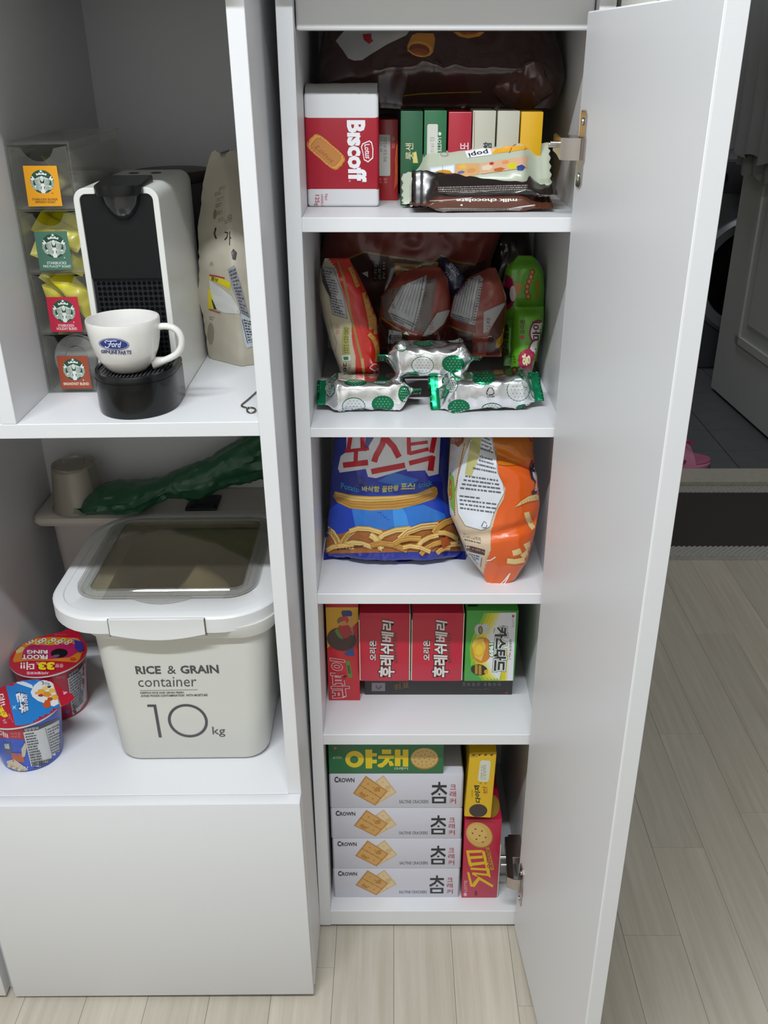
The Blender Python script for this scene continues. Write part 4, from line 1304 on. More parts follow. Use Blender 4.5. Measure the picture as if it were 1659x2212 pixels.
for (x, y, L_, w_, r) in ((720, 1165, 52, 15, 1.0), (752, 1163, 44, 14, -0.9), (790, 1150, 70, 12, 0.05), (850, 1156, 80, 13, -0.35), (905, 1150, 90, 15, -0.35), (960, 1137, 56, 14, -0.6), (775, 1180, 60, 12, 0.1), (812, 1172, 40, 15, 0.9), (840, 1184, 80, 13, 0.12), (880, 1170, 60, 13, -0.2), (925, 1168, 50, 12, -0.5), (935, 1184, 60, 11, -0.5), (970, 1160, 50, 12, 0.35), (985, 1180, 44, 13, -0.1), (900, 1188, 60, 11, 0.15), (735, 1186, 60, 12, -0.12), (958, 1190, 30, 10, -0.4)):
    c = rn.choice(['cda85a', 'c99a4a', 'd8ba74', 'b98a40'])
    chip(x, y, L_, w_, r, c, rn.choice(['e2cc90', 'a87430']))
a.poly([(952, 1165), (966, 1158), (974, 1176), (956, 1186)], 'a04a20')
a.micro((728, 1183), (785, 1176), (785, 1183), (728, 1190), 1, '4a2a14', dens=14)
stamp('printed_label', a, q1, h1, cell=5)
sealm = MB().grid(lambda u, v: Vector((at(700 + 305 * u, 1206, Y=0.098).x, 0.098 - 0.010 * v + 0.004 * math.sin(u * 9), Z3 + 0.0015 + 0.007 * (1 - v) + 0.001 * math.sin(u * 31))), 60, 4)
sealm.grid(lambda u, v: Vector((at(700 + 305 * u, 1206, Y=0.098).x, 0.0985 - 0.010 * v + 0.004 * math.sin(u * 9), Z3 + 0.0008 + 0.007 * (1 - v) + 0.001 * math.sin(u * 31))), 60, 4, flip=True)
obj('bottom_seal', sealm, mat('blue_foil_seal', '2a2a90', 0.2, 0.6), h1, smooth=60)

M_or = mat('orange_film', 'd85a12', 0.24, coat=0.5)
h2 = thing('snack_bag', 'orange and cream snack bag standing on its corner at right of third shelf', 'snack bag', (0.13, 0.05, Z3))
def orfold(u, v):
    return 0.004 * math.sin(v * 46 + u * 14) - 0.010 * max(0.0, 1 - abs(v - 0.145 + (u - 0.07) * 0.5) / 0.012) - 0.006 * max(0.0, 1 - abs(v - 0.085 - (u - 0.07) * 0.2) / 0.010)
def cream2(c):
    x, y = to_px(c)
    return 1 if x < seg_interp([(940, 1064), (985, 1072), (1030, 1076), (1056, 1088), (1100, 1074), (1150, 1060), (1190, 1058), (1245, 1042)], y) else 0
q2 = pouch('bag_film', h2, [M_or, mat('cream_film2', 'c9b49a', 0.28, coat=0.4)], (0.12, 0.030, Z3 + 0.001), (1, 0, 0), (0, 0.20, 0.98),
           [(1058, 1272), (1043, 1240), (1006, 1192), (990, 1150), (972, 1110), (967, 1060), (970, 1000), (974, 945), (985, 880), (990, 820)],
           [(1076, 1272), (1112, 1252), (1140, 1210), (1156, 1150), (1166, 1090), (1163, 1040), (1155, 1000), (1152, 945), (1150, 880), (1140, 820)],
           0.030, seed=93, matfn=cream2, zmax=0.817, top=0.03, bot=0.085, wr=0.55, nu=60, nv=90, fold=orfold)
a = Art('film')
cream = 'c9b49a'
a.poly([(964, 940), (1066, 940), (1066, 965), (1074, 985), (1073, 1000), (1078, 1030), (1092, 1056), (1088, 1078), (1075, 1100), (1066, 1130), (1060, 1150), (1060, 1190), (1052, 1200), (1043, 1245), (1010, 1200), (985, 1150), (964, 1100)], cream)
a.poly([(970, 940), (1004, 940), (992, 985), (982, 1040), (982, 1100), (985, 1120), (972, 1105), (964, 1060)], 'b4b6bc')
for k in range(34):
    t = k / 33
    x, y = seg_interp([(0, 1003), (0.35, 992), (0.7, 982), (1, 982)], t), 960 + 152 * t
    a.ell(x, y, 1.3, 1.8, '7a3a1c', n=8)
a.poly([(973, 942), (1004, 942), (1000, 956), (990, 966), (982, 960), (974, 958)], '8a4a36')
a.h('햄버거', 978, 945, 996, 955, 'c9a090')
a.poly([(972, 1020), (980, 1030), (983, 1060), (981, 1108), (974, 1095), (968, 1060)], '6a9a2c')
a.poly([(968, 1030), (976, 1040), (977, 1075), (972, 1082), (966, 1060)], '9a5a2a')
wp = [(1020, 940), (1062, 940), (1066, 970), (1072, 990), (1074, 1020), (1086, 1045), (1089, 1064), (1078, 1085), (1066, 1110), (1057, 1138), (1040, 1145), (1005, 1135), (990, 1110), (986, 1070), (990, 1030), (1004, 980)]
a.poly([(1041 + (x - 1041) * 1.02, 1045 + (y - 1045) * 1.012) for x, y in wp], '77706a')
a.poly(wp, 'd3d7de')
a.poly([(1018, 943), (1040, 943), (1037, 975), (1028, 1005), (1018, 1030), (1004, 1024), (1010, 990)], 'b8b478')
for k in range(20):
    y = 944 + 8.6 * k
    xl = seg_interp([(940, 1042), (1000, 1034), (1030, 1005), (1060, 992), (1110, 994), (1130, 1002)], y)
    xr = seg_interp([(940, 1060), (990, 1070), (1020, 1073), (1060, 1084), (1085, 1074), (1130, 1052)], y)
    if k % 5 != 4: a.micro((xl, y - 4), (xr, y + 6), (xr, y + 10.5), (xl, y + 0.5), 1, '5c5e66', fill=0.8, dens=10, seed=k)
a.line([(1041, 1134), (1046, 1126), (1051, 1131)], 1.6, '33343a'); a.line([(1052, 1134), (1050, 1140), (1042, 1140)], 1.6, '33343a'); a.line([(1040, 1138), (1042, 1133)], 1.6, '33343a')
a.text('26.01.12까지', (1001, 1150), (1038, 1161), (1038, 1170), (1000, 1160), '2a2622', bold=0.01)
a.micro((1003, 1163), (1038, 1171), (1038, 1176), (1004, 1168), 1, '4a4440', dens=9)
a.poly([(1004, 1178), (1020, 1180), (1048, 1188), (1047, 1200), (1008, 1190)], '4a2626')
a.text('총 내용량 75g', (1020, 1183), (1046, 1190), (1046, 1195), (1020, 1188), 'b9a8a8')
a.poly([(1008, 1192), (1040, 1198), (1036, 1222), (1030, 1226)], 'b4b8c0')
a.micro((1010, 1194), (1036, 1200), (1032, 1222), (1022, 1210), 4, '3a3a44', dens=5)
a.line([(1038, 1225), (1041, 1205)], 1.2, '3a3030')
# dark amber top and picture parts on the orange half
a.poly([(1066, 940), (1156, 940), (1157, 990), (1140, 998), (1120, 1004), (1090, 1006), (1076, 1003), (1074, 985), (1068, 965)], 'bd6a14')
a.poly([(1140, 942), (1156, 942), (1156, 952), (1146, 954)], 'b02040')
a.poly([(1154, 985), (1160, 990), (1165, 1040), (1168, 1062), (1150, 1070), (1149, 1062), (1156, 1056), (1157, 1042), (1148, 1034), (1144, 1018), (1146, 1002)], '2a1e3c')
a.poly([(1156, 990), (1160, 1000), (1164, 1050), (1160, 1060), (1155, 1060), (1158, 1040), (1152, 1030), (1150, 1018), (1154, 1008)], 'c9c6cc')
a.ell(1154, 1012, 3, 8, '2a1e3c', n=14)
a.poly([(1112, 1096), (1125, 1083), (1142, 1072), (1165, 1066), (1163, 1080), (1140, 1084), (1122, 1092)], 'd8bc80')
for k in range(6): a.line([(1126 + 6 * k, 1084 - 2.4 * k), (1129 + 6 * k, 1091 - 2.4 * k)], 1, 'a8884a')
def pf(pts, w_):
    a.line(pts, w_, 'b88a44'); a.line([(x - 0.7, y - 0.7) for x, y in pts], w_ * 0.84, 'dfc38a')
pf([(1138, 1107), (1142, 1122), (1148, 1134), (1154, 1142)], 13)
pf([(1152, 1172), (1142, 1178), (1134, 1182)], 14); pf([(1126, 1190), (1116, 1194), (1108, 1196)], 14); pf([(1146, 1186), (1138, 1196), (1128, 1204)], 13); pf([(1134, 1210), (1112, 1214), (1096, 1212)], 13)
a.line([(1051, 1211), (1060, 1210), (1068, 1205), (1070, 1203)], 2.6, 'e6e4e2')
a.line([(1102, 1238), (1091, 1252), (1081, 1262), (1090, 1260), (1096, 1250), (1102, 1238)], 2.4, 'e9e6e2')
a.poly([(1052, 1262), (1060, 1264), (1062, 1271), (1052, 1272)], 'e08a1a')
stamp('printed_label', a, q2, h2, cell=5)

# ================================================================== pantry, fourth shelf
k1 = thing('biscuit_carton', 'tall red and yellow chocolate pie carton standing at left of fourth shelf', 'carton', (-0.0715, 0.12, Z4))
kb1 = obj('carton_body', MB().box(-0.0943, -0.0487, 0.0765, 0.235, Z4, 0.548, 0.0008, 2), mat('card_red2', 'bb1524', 0.33, coat=0.35), k1, smooth=40)
a = Art('card')
a.poly([(702, 1310), (775, 1310), (774.5, 1342), (703, 1406)], 'd8a018')
a.poly([(702, 1310), (752, 1310), (702, 1358)], 'e0b81c')
a.ell(738, 1381, 32, 25, '3c2422', rot=12, n=40)
a.ell(736, 1379, 27, 20, '462a26', rot=12)
a.ell(744, 1363, 15, 16, 'b02430', rot=-25); a.ell(742, 1341, 12, 9, 'c03038', rot=-20)
a.poly([(731, 1346), (745, 1340), (752, 1350), (736, 1352)], 'c98a50')
a.poly([(723, 1363), (728, 1357), (735, 1370), (742, 1382), (733, 1378), (728, 1372)], '4f8a3a')
a.poly([(728, 1340), (735, 1332), (738, 1340), (730, 1348)], '6a6a30')
a.poly([(737, 1323), (740, 1319), (757, 1319), (761, 1324), (760, 1331), (740, 1332)], '2a3276')
a.text('Strawberry', (762, 1330), (766, 1372), (757, 1374), (754, 1332), 'c99a9a', bold=0.01, shear=0.2)
a.poly([(743, 1413), (754, 1402), (763, 1399), (766, 1417), (750, 1417)], '2c3f78')
a.poly([(747, 1427), (756, 1427), (761, 1464), (752, 1463)], '58802c')
a.micro((749, 1430), (754, 1430), (759, 1462), (754, 1462), 1, '2c4416', dens=2)
a.text('빅파이', (717, 1508), (713, 1422), (744, 1426), (758, 1506), 'b01626', bold=0.03, out='d8b8b8', outw=0.035, out2='5c1018', outw2=0.05)
stamp('printed_label', a, kb1, k1)

k2 = thing('biscuit_carton', 'flat black sugar free cake carton lying under the berry and custard cartons', 'carton', (0.066, 0.17, Z4))
M_blk = mat('card_black', '201c1e', 0.3, coat=0.35)
kb2 = obj('carton_body', MB().box(-0.0425, 0.1745, 0.0900, 0.250, Z4, 0.4215, 0.0008, 2), M_blk, k2, smooth=40)
a = Art('card')
a.rect(803, 1475, 832, 1493, '8d8a92')
a.line([(812, 1480), (818, 1488), (824, 1480)], 1.6, '3a363c'); a.line([(811, 1483), (816, 1489), (826, 1484)], 1.2, '3a363c')
a.text('쉼표', (850, 1478), (884, 1472), (884, 1486), (852, 1490), '8a7236')
a.up('신 라 제 로 · 당 류 저 감', 999, 1474, 1082, 1482, '8c888a')
a.up('Sugar Free Cake', 1013, 1486, 1058, 1491, '6a666a')
a.up('LOTTE', 1064, 1495, 1092, 1499, '70222e')
a.ell(1094, 1496, 3, 3, '8a3038', n=10)
stamp('printed_label', a, kb2, k2)

M_card = mat('bare_board_edge', 'd9d4c0', 0.6)
def berry(name, lab, x0, x1, dxs):
    g = thing(name, lab, 'carton', ((x0 + x1) / 2, 0.11, 0.4218), 'red berry cake cartons')
    b = obj('carton_body', MB().box(x0 + 0.0016, x1 - 0.0016, 0.0655, 0.215, 0.4216, 0.5360, 0.0012, 2), mat('card_crimson', 'bd1434', 0.33, coat=0.35), g, smooth=40)
    obj('side_flap', MB().box(x0 + 0.0002, x0 + 0.0016, 0.0662, 0.213, 0.4222, 0.5245, 0.0003), M_card, g)
    obj('side_flap', MB().box(x1 - 0.0016, x1 - 0.0002, 0.0662, 0.213, 0.4225, 0.5345, 0.0003), M_card, g)
    a = Art('card')
    d = dxs
    a.text('후레쉬베리', (817 + d, 1463), (826 + d, 1339), (850 + d, 1343), (853 + d, 1463), 'd9d2ce', bold=0.03, out='3a1216', outw=0.055)
    a.text('오리온', (798 + d, 1427), (798 + d, 1383), (813 + d, 1383), (813 + d, 1427), 'd9d2ce', bold=0.025, out='3a1216', outw=0.05)
    a.line([(854 + d, 1368), (852 + d, 1400), (856 + d, 1432)], 6.5, '7a2630')
    a.micro((850 + d, 1370), (858 + d, 1370), (858 + d, 1430), (850 + d, 1430), 9, '8c3a40', dens=1.5)
    stamp('printed_label', a, b, g)
berry('biscuit_carton', 'crimson berry cake carton next to the tall red and yellow carton', -0.0484, 0.0237, 0)
berry('biscuit_carton', 'crimson berry cake carton next to the green custard carton', 0.0248, 0.0983, 116)
k4 = thing('biscuit_carton', 'green yellow and white custard cake carton at right on the black carton', 'carton', (0.137, 0.11, 0.4218))
kb4 = obj('carton_body', MB().box(0.1008, 0.1723, 0.0655, 0.215, 0.4216, 0.5400, 0.0012, 2), mat('card_green', '3f9a38', 0.33, coat=0.35), k4, smooth=40)
a = Art('card')
a.rect(1004.5, 1325, 1008.5, 1468, 'd6d6dc'); a.rect(1004.5, 1385, 1008, 1410, 'b9bc2c')
def wav(y): return 1075 - 26 * math.exp(-((y - 1398) / 45.0) ** 2) + 0.14 * (y - 1400) * 0
n_ = 16
for off, c in ((-22, '86b02a'), (-14, 'b4bc1e'), (-6, 'd2c41c'), (2, 'd6d06a'), (9, 'd8d8a8'), (15, 'dcdce4')):
    edge = []
    for k in range(n_ + 1):
        y = 1324 + 148 * k / n_
        x = seg_interp([(1324, 1076), (1350, 1064), (1375, 1050), (1400, 1044), (1425, 1046), (1450, 1056), (1472, 1072)], y)
        edge.append((x + off - 8, y))
    a.poly(edge + [(1109, 1473), (1115, 1323)], c)
a.ell(1035, 1360, 10, 12, 'b4b6b8'); a.ell(1048, 1358, 9, 11, 'bfc1c2'); a.ell(1038, 1361, 5, 9, '4a4a30', n=18); a.ell(1038, 1361, 3, 6.5, '8a8244', n=14)
a.ell(1041, 1404, 22, 28, 'c9802a', n=36, rot=8)
a.poly([(1020, 1395), (1024, 1382), (1044, 1380), (1049, 1398), (1040, 1428), (1026, 1420)], 'e0b860')
a.ell(1034, 1403, 12, 17, 'd9b020', rot=8); a.ell(1035, 1404, 8, 11, 'e0c040', rot=8)
a.line([(1024, 1424), (1019, 1430), (1018, 1438)], 2, '8fc83a')
a.ell(1035, 1447, 18, 12, '2a2a22', rot=8); a.rect(1026, 1436, 1032, 1456, 'b0842c'); a.rect(1034, 1437, 1040, 1458, 'b0842c'); a.ell(1050, 1451, 4.5, 4.5, 'd99a20', n=14)
a.text('카스타드', (1096, 1354), (1092, 1451), (1063, 1449), (1070, 1354), '262c2c', bold=0.045, out='d9dcd6', outw=0.085, out2='2c5a3a', outw2=0.12)
a.text('1989', (1066, 1389), (1066, 1419), (1056, 1418), (1056, 1390), 'dfe6de', bold=0.05, out='2c6a3a', outw=0.10)
a.cw('대한민국', 1100, 1381, 1105, 1407, '3a363c', bold=0.02); a.cw('No.1', 1099, 1410, 1104, 1424, '9a4450', bold=0.02)
a.ell(1108.5, 1331, 3, 3, 'b03a44', n=12); a.cw('LOTTE', 1106, 1336, 1110, 1355, 'b05a60')
stamp('printed_label', a, kb4, k4)
a = Art('card'); a.rect(1010, 1306, 1032, 1310, '1a2a18'); stamp('top_print', a, kb4, k4, face='top')

# ================================================================== pantry, bottom shelf
M_cw = mat('card_white', 'c9c8d2', 0.36, coat=0.25)
M_ce = mat('card_edge_grey', 'a8a8b0', 0.5)
zs = [0.0358, 0.0977, 0.1597, 0.2205, 0.2862]
labs = ['lowest white saltine cracker carton in the stack of four', 'white saltine cracker carton second from the bottom of its stack', 'white saltine cracker carton second from the top of its stack', 'topmost white saltine cracker carton, right under the green cracker carton']
def cracker_art(dy):
    a = Art('card')
    a.text('C', (730, 1881.5), (738, 1881.5), (738, 1892.5), (730, 1892.5), '2c2226', bold=0.05)
    a.text('ROWN', (739, 1884), (771, 1884), (771, 1892), (739, 1892), '2c2226', bold=0.03)
    def cr(pts, c, c2, c3):
        a.poly(pts, c2)
        cx, cy = sum(p[0] for p in pts) / 4, sum(p[1] for p in pts) / 4
        a.poly([(cx + (x - cx) * 0.9, cy + (y - cy) * 0.9) for x, y in pts], c)
        for i in range(1, 4):
            for j in range(1, 4):
                p = mixp(mixp(pts[0], pts[1], i / 4), mixp(pts[3], pts[2], i / 4), j / 4)
                a.ell(p[0], p[1], 1.5, 1.1, c3, n=8)
        a.line([mixp(pts[0], pts[3], 0.5), mixp(pts[1], pts[2], 0.5)], 1.0, c3)
        a.ell(cx + 14, cy - 4, 7, 4, c2, rot=-20, n=14); a.ell(cx - 16, cy + 6, 8, 3.4, c2, rot=25, n=14)
    cr([(830, 1879), (857, 1910), (816, 1932), (800, 1900)], 'd6bd92', 'c9aa78', 'b89a68')
    cr([(794, 1880), (839, 1908), (813, 1934), (768, 1912)], 'c99a56', 'b07a34', '8c5c26')
    a.text('SALTINE CRACKERS', (862, 1924), (922, 1924), (922, 1930), (862, 1930), '5c5c64', bold=0.01)
    blk = '24242a'
    a.line([(944, 1891), (944, 1897)], 4.2, blk); a.line([(929, 1899), (959, 1899)], 4.4, blk)
    a.line([(945, 1900), (939, 1908), (928, 1914)], 4.6, blk); a.line([(946, 1903), (959, 1913)], 4.6, blk)
    a.ell(944, 1913.5, 2.4, 2.0, blk, n=10)
    a.poly([(929, 1918), (958, 1918), (958, 1930), (929, 1930)], blk); a.poly([(934, 1921.5), (953, 1921.5), (953, 1926.5), (934, 1926.5)], 'c9c8d2')
    r_ = 'a02c3c'
    a.h('크', 966, 1896, 978, 1905, r_, bold=0.01); a.h('래', 965, 1908, 978, 1918, r_, bold=0.01); a.h('커', 965, 1921, 978, 1931, r_, bold=0.01)
    return a
proto = None
for i in range(4):
    g = thing('cracker_carton', labs[i], 'carton', (0.004, 0.10, zs[i]), 'white saltine cracker cartons')
    hgt = zs[i + 1] - zs[i] - 0.0004
    dx = (0, 0.0006, -0.0003, -0.0004)[i]
    b = obj('carton_body', MB().box(-0.0920 + dx, 0.1012 + dx, 0.0262, 0.165, zs[i], zs[i] + hgt, 0.0011, 2), M_cw, g, smooth=40)
    obj('end_flap', MB().box(-0.0934 + dx, -0.0921 + dx, 0.0266, 0.163, zs[i] + 0.001, zs[i] + hgt - 0.0015, 0.0004), M_ce, g)
    obj('end_flap', MB().box(0.1013 + dx, 0.1026 + dx, 0.0266, 0.163, zs[i] + 0.001, zs[i] + hgt - 0.0015, 0.0004), M_ce, g)
    if i == 0:
        proto = stamp('printed_label', cracker_art(0), b, g)
        zmid = zs[0]
    else:
        c = proto.copy(); c.data = proto.data.copy(); COL.objects.link(c); c.parent = g
        s_ = hgt / (zs[1] - zs[0] - 0.0004)
        c.location = (dx, 0, 0)
        c.scale = (1, 1, s_)
gk = thing('cracker_carton', 'green vegetable cracker carton with yellow Korean lettering atop the white stack', 'carton', (-0.01, 0.10, 0.2864))
gb_ = obj('carton_body', MB().box(-0.0936, 0.0723, 0.0262, 0.175, 0.2864, 0.3405, 0.0009, 2), mat('card_dkgreen', '1c6a3c', 0.33, coat=0.3), gk, smooth=40)
a = Art('card')
yl = 'd8bc12'
a.ell(766, 1640, 20, 18, yl, n=40); a.ell(765, 1641, 9, 8, '1c6a3c', n=30)
for p in ([(789, 1619), (804, 1619), (804, 1660), (790, 1660)], [(804, 1627), (814, 1627), (814, 1634), (804, 1634)], [(804, 1641), (814, 1641), (814, 1649), (804, 1649)],
          [(825, 1619), (845, 1619), (845, 1629), (825, 1629)], [(817, 1632), (852, 1632), (851, 1639), (817, 1639)], [(833, 1638), (843, 1638), (836, 1650), (826, 1658), (817, 1657), (815, 1652), (826, 1647)], [(838, 1643), (846, 1644), (851, 1652), (850, 1654), (842, 1655)],
          [(853, 1619), (865, 1619), (865, 1655), (853, 1655)], [(865, 1632), (870, 1632), (870, 1640), (865, 1640)], [(870, 1619), (882, 1619), (882, 1656), (870, 1656)]):
    a.poly(p, yl)
a.h('크래커', 851, 1657, 881, 1663, 'b9c4b4', bold=0.02)
a.ell(917, 1639, 30, 23, 'a87430', n=60, wav=0.012, wn=30); a.ell(917, 1637.5, 29, 21.5, 'c2a060', n=60, wav=0.012, wn=30)
for k in range(14):
    t = 2 * math.pi * k / 14
    a.ell(917 + 22 * math.cos(t), 1638 + 16 * math.sin(t), 1.4, 1.1, '7a5c2c', n=8)
for k in range(7):
    t = 2 * math.pi * k / 7 + 0.3
    a.ell(917 + 11 * math.cos(t), 1638 + 8 * math.sin(t), 1.4, 1.1, '7a5c2c', n=8)
a.ell(917, 1638, 1.4, 1.1, '7a5c2c', n=8)
a.h('OPEN', 723, 1634, 738, 1639, 'a9c4ae'); a.poly([(719, 1637), (722, 1634), (722, 1640)], 'a9c4ae')
a.ell(724, 1616, 3.6, 3, 'b04a50', n=12); a.h('LOTTE', 730, 1613, 756, 1618, '8a4438')
stamp('printed_label', a, gb_, gk)

zc_ = thing('cracker_carton', 'red cracker carton with yellow Korean lettering standing beside the white stack', 'carton', (0.135, 0.10, Z5))
M_cr = mat('card_red3', 'b2163a', 0.33, coat=0.35)
zb = obj('carton_body', MB().box(0.1066, 0.1622, 0.0252, 0.190, Z5, 0.1990, 0.0009, 2), M_cr, zc_, smooth=40)
obj('side_flap', MB().box(0.1624, 0.1638, 0.0260, 0.188, Z5 + 0.0005, 0.1450, 0.0004), M_card, zc_)
a = Art('card')
a.ell(1035.5, 1804, 31, 26, 'a0702c', rot=38, n=54, wav=0.012, wn=26); a.ell(1035, 1803, 29.5, 24.5, 'c9a050', rot=38, n=54, wav=0.012, wn=26); a.ell(1031, 1800, 22, 17, 'd2ac60', rot=38)
for x, y in ((1027, 1791), (1041, 1795), (1021, 1800), (1036, 1805), (1049, 1809), (1029, 1813), (1043, 1819)): a.ell(x, y, 2.2, 1.6, '6a4418', n=10)
yl = 'd8b010'
for p in ([(1007, 1838), (1012, 1838), (1019, 1866), (1020, 1872), (1015, 1872), (1012, 1866)], [(1007, 1837), (1040, 1836), (1040, 1842), (1008, 1843)], [(1011, 1850), (1042, 1848), (1043, 1854), (1013, 1856)],
          [(1015, 1864), (1054, 1860), (1055, 1866), (1016, 1871)], [(1040, 1836), (1047, 1839), (1056, 1872), (1060, 1896), (1053, 1892), (1047, 1865)],
          [(1016, 1874), (1056, 1876), (1057, 1881), (1017, 1879)], [(1020, 1884), (1058, 1888), (1059, 1893), (1028, 1889), (1034, 1894), (1028, 1893), (1020, 1889)],
          [(1009, 1883), (1014, 1885), (1020, 1909), (1025, 1911), (1026, 1916), (1016, 1915)], [(1021, 1908), (1034, 1893), (1066, 1912), (1064, 1917), (1036, 1901), (1026, 1915)]):
    a.poly(p, yl)
a.poly([(1049, 1831), (1057, 1830), (1068, 1879), (1059, 1880)], 'b07a1c'); a.text('오리지날', (1051, 1876), (1050, 1834), (1057, 1834), (1066, 1876), '8c1c2c', bold=0.02)
a.ccw('LOTTE', 1003, 1902, 1009, 1926, 'd9a8b0', bold=0.02); a.ell(1005, 1932, 3.6, 4.2, 'd9a8b0', n=12)
a.ell(1028, 1930, 3, 6, '6c1826', n=12)
stamp('printed_label', a, zb, zc_)
a = Art('card'); a.ell(1062, 1741, 17, 25, 'a8842c', n=30); a.ell(1060, 1740, 14, 22, 'b0903a', n=30); stamp('top_print', a, zb, zc_, face='top')

dk = thing('biscuit_carton', 'yellow biscuit carton with dark biscuit picture leaning on the red cracker carton', 'carton', (0.125, 0.03, 0.2))
M_yc = mat('card_yellow', 'd0a80c', 0.33, coat=0.3)
pA, pB = at(1003, 1764, Y=0.013), at(1060, 1767, Y=0.013)
pC, pD = at(1015, 1627, Y=0.020), at(1073, 1625, Y=0.020)
bk = Vector((0.004, 0.155, 0.0))
vs_ = [pA, pB, pD, pC, pA + bk, pB + bk, pD + bk, pC + bk]
mb_ = MB().add(vs_, [[0, 1, 2, 3], [5, 4, 7, 6], [4, 0, 3, 7], [1, 5, 6, 2], [3, 2, 6, 7], [4, 5, 1, 0]])
bm = bmesh.new(); 
_v = [bm.verts.new(p) for p in mb_.v]
for f in mb_.f: bm.faces.new([_v[i] for i in f])
bmesh.ops.bevel(bm, geom=list(bm.edges), offset=0.0008, segments=2, affect='EDGES')
yb = obj('carton_body', MB().bm(bm), M_yc, dk, smooth=40)
a = Art('card')
a.poly([(1016, 1629), (1071, 1627), (1071, 1634), (1016, 1636)], 'a88a10')
for k in range(4): a.ell(1023 + 13 * k, 1631, 3.4, 1.6, '3c3010', rot=-20, n=10)
a.poly([(1037, 1645), (1041, 1642), (1058, 1643), (1060, 1647), (1056, 1685), (1052, 1689), (1035, 1688), (1032, 1684)], 'c9c9b8')
a.cw('2026.05.20 12', 1044, 1652, 1050, 1684, '6e6e62'); a.cw('까지 KB21', 1038, 1653, 1043, 1684, '6e6e62')
a.text('다이제', (1027, 1733), (1024, 1696), (1036, 1697), (1039, 1735), '2c2412', bold=0.04)
a.text('씬', (1044, 1716), (1042, 1699), (1052, 1700), (1053, 1716), 'a8482c', bold=0.02)
a.ccw('오리온', 1018, 1706, 1022, 1722, '4c3c14'); a.cw('품', 1036, 1690, 1040, 1694, '6a5a18'); a.cw('질', 1047, 1690, 1051, 1694, '6a5a18')
a.ell(1033, 1751, 19.5, 14, '2e2220', n=36); a.ell(1032.5, 1750.5, 18, 12.8, '3a2c2a', n=36)
stamp('printed_label', a, yb, dk)
gg = thing('biscuit_carton', 'dark green carton peeking out above the yellow biscuit carton under the shelf', 'carton', (0.13, 0.12, 0.30))
gdk = obj('carton_body', MB().box(0.1085, 0.1560, 0.050, 0.17, 0.3262, 0.3500, 0.0008, 2), mat('card_forest', '14301f', 0.3, coat=0.35), gg, smooth=40)
a = Art('card'); a.h('L', 1041, 1611, 1052, 1622, 'b0a870', bold=0.02, shear=0.3); stamp('printed_label', a, gdk, gg)
# ================================================================== open cabinet, upper compartment
ZU, ZL = 0.8796, 0.3700
M_acr = clear_mat('clear_acrylic', 'fcfcfa', alpha=0.962, haze=0.35, fres=0.4)
org_ = thing('acrylic_organizer', 'clear acrylic four-drawer organizer with coffee cards left of the coffee machine', 'organizer', (-0.351, 0.09, ZU), left=True)
AX0, AX1, AY0, AY1, AZ1 = -0.3852, -0.3185, -0.0044, 0.196, 1.1485
T = 0.0022
obj('side_wall', MB().box(AX0, AX0 + T, AY0, AY1, ZU, AZ1, 0.0004), M_acr, org_)
obj('side_wall', MB().box(AX1 - T, AX1, AY0, AY1, ZU, AZ1, 0.0004), M_acr, org_)
obj('back_wall', MB().box(AX0 + T, AX1 - T, AY1 - T, AY1, ZU, AZ1), M_acr, org_)
obj('top_plate', MB().box(AX0 + T, AX1 - T, AY0, AY1 - T, AZ1 - T, AZ1), M_acr, org_)
dz = [1.1460, 1.0813, 1.0153, 0.9490, 0.8815]
fronts = []
for i in range(4):
    z1_, z0_ = dz[i] - 0.0015, dz[i + 1] + 0.0015
    x0_, x1_ = AX0 + T + 0.001, AX1 - T - 0.001
    obj('divider_plate', MB().box(AX0 + T, AX1 - T, AY0 + 0.001, AY1 - T, dz[i + 1] - 0.001, dz[i + 1] + 0.0005), M_acr, org_)
    # drawer: front with thumb notch, tray behind
    cxn = (x0_ + x1_) / 2
    pl = [(x0_, z0_), (x1_, z0_), (x1_, z1_)] + [(cxn + 0.017 * math.cos(t), z1_ + 0.002 - 0.017 * math.sin(t)) for t in [math.pi * k / 12 for k in range(0, 13)] if z1_ + 0.002 - 0.017 * math.sin(t) <= z1_] + [(x0_, z1_)]
    f = obj('drawer', MB().prism(pl, lambda a_, b_, d_: Vector((a_, d_, b_)), AY0, AY0 + 0.0022), M_acr, org_)
    fronts.append(f)
    tr = MB().box(x0_, x1_, AY0 + 0.0022, AY1 - 0.006, z0_, z0_ + 0.0016)
    tr.box(x0_, x0_ + 0.0012, AY0 + 0.0022, AY1 - 0.006, z0_ + 0.0016, z1_ - 0.006).box(x1_ - 0.0012, x1_, AY0 + 0.0022, AY1 - 0.006, z0_ + 0.0016, z1_ - 0.006)
    obj('drawer_tray', tr, M_acr, f)

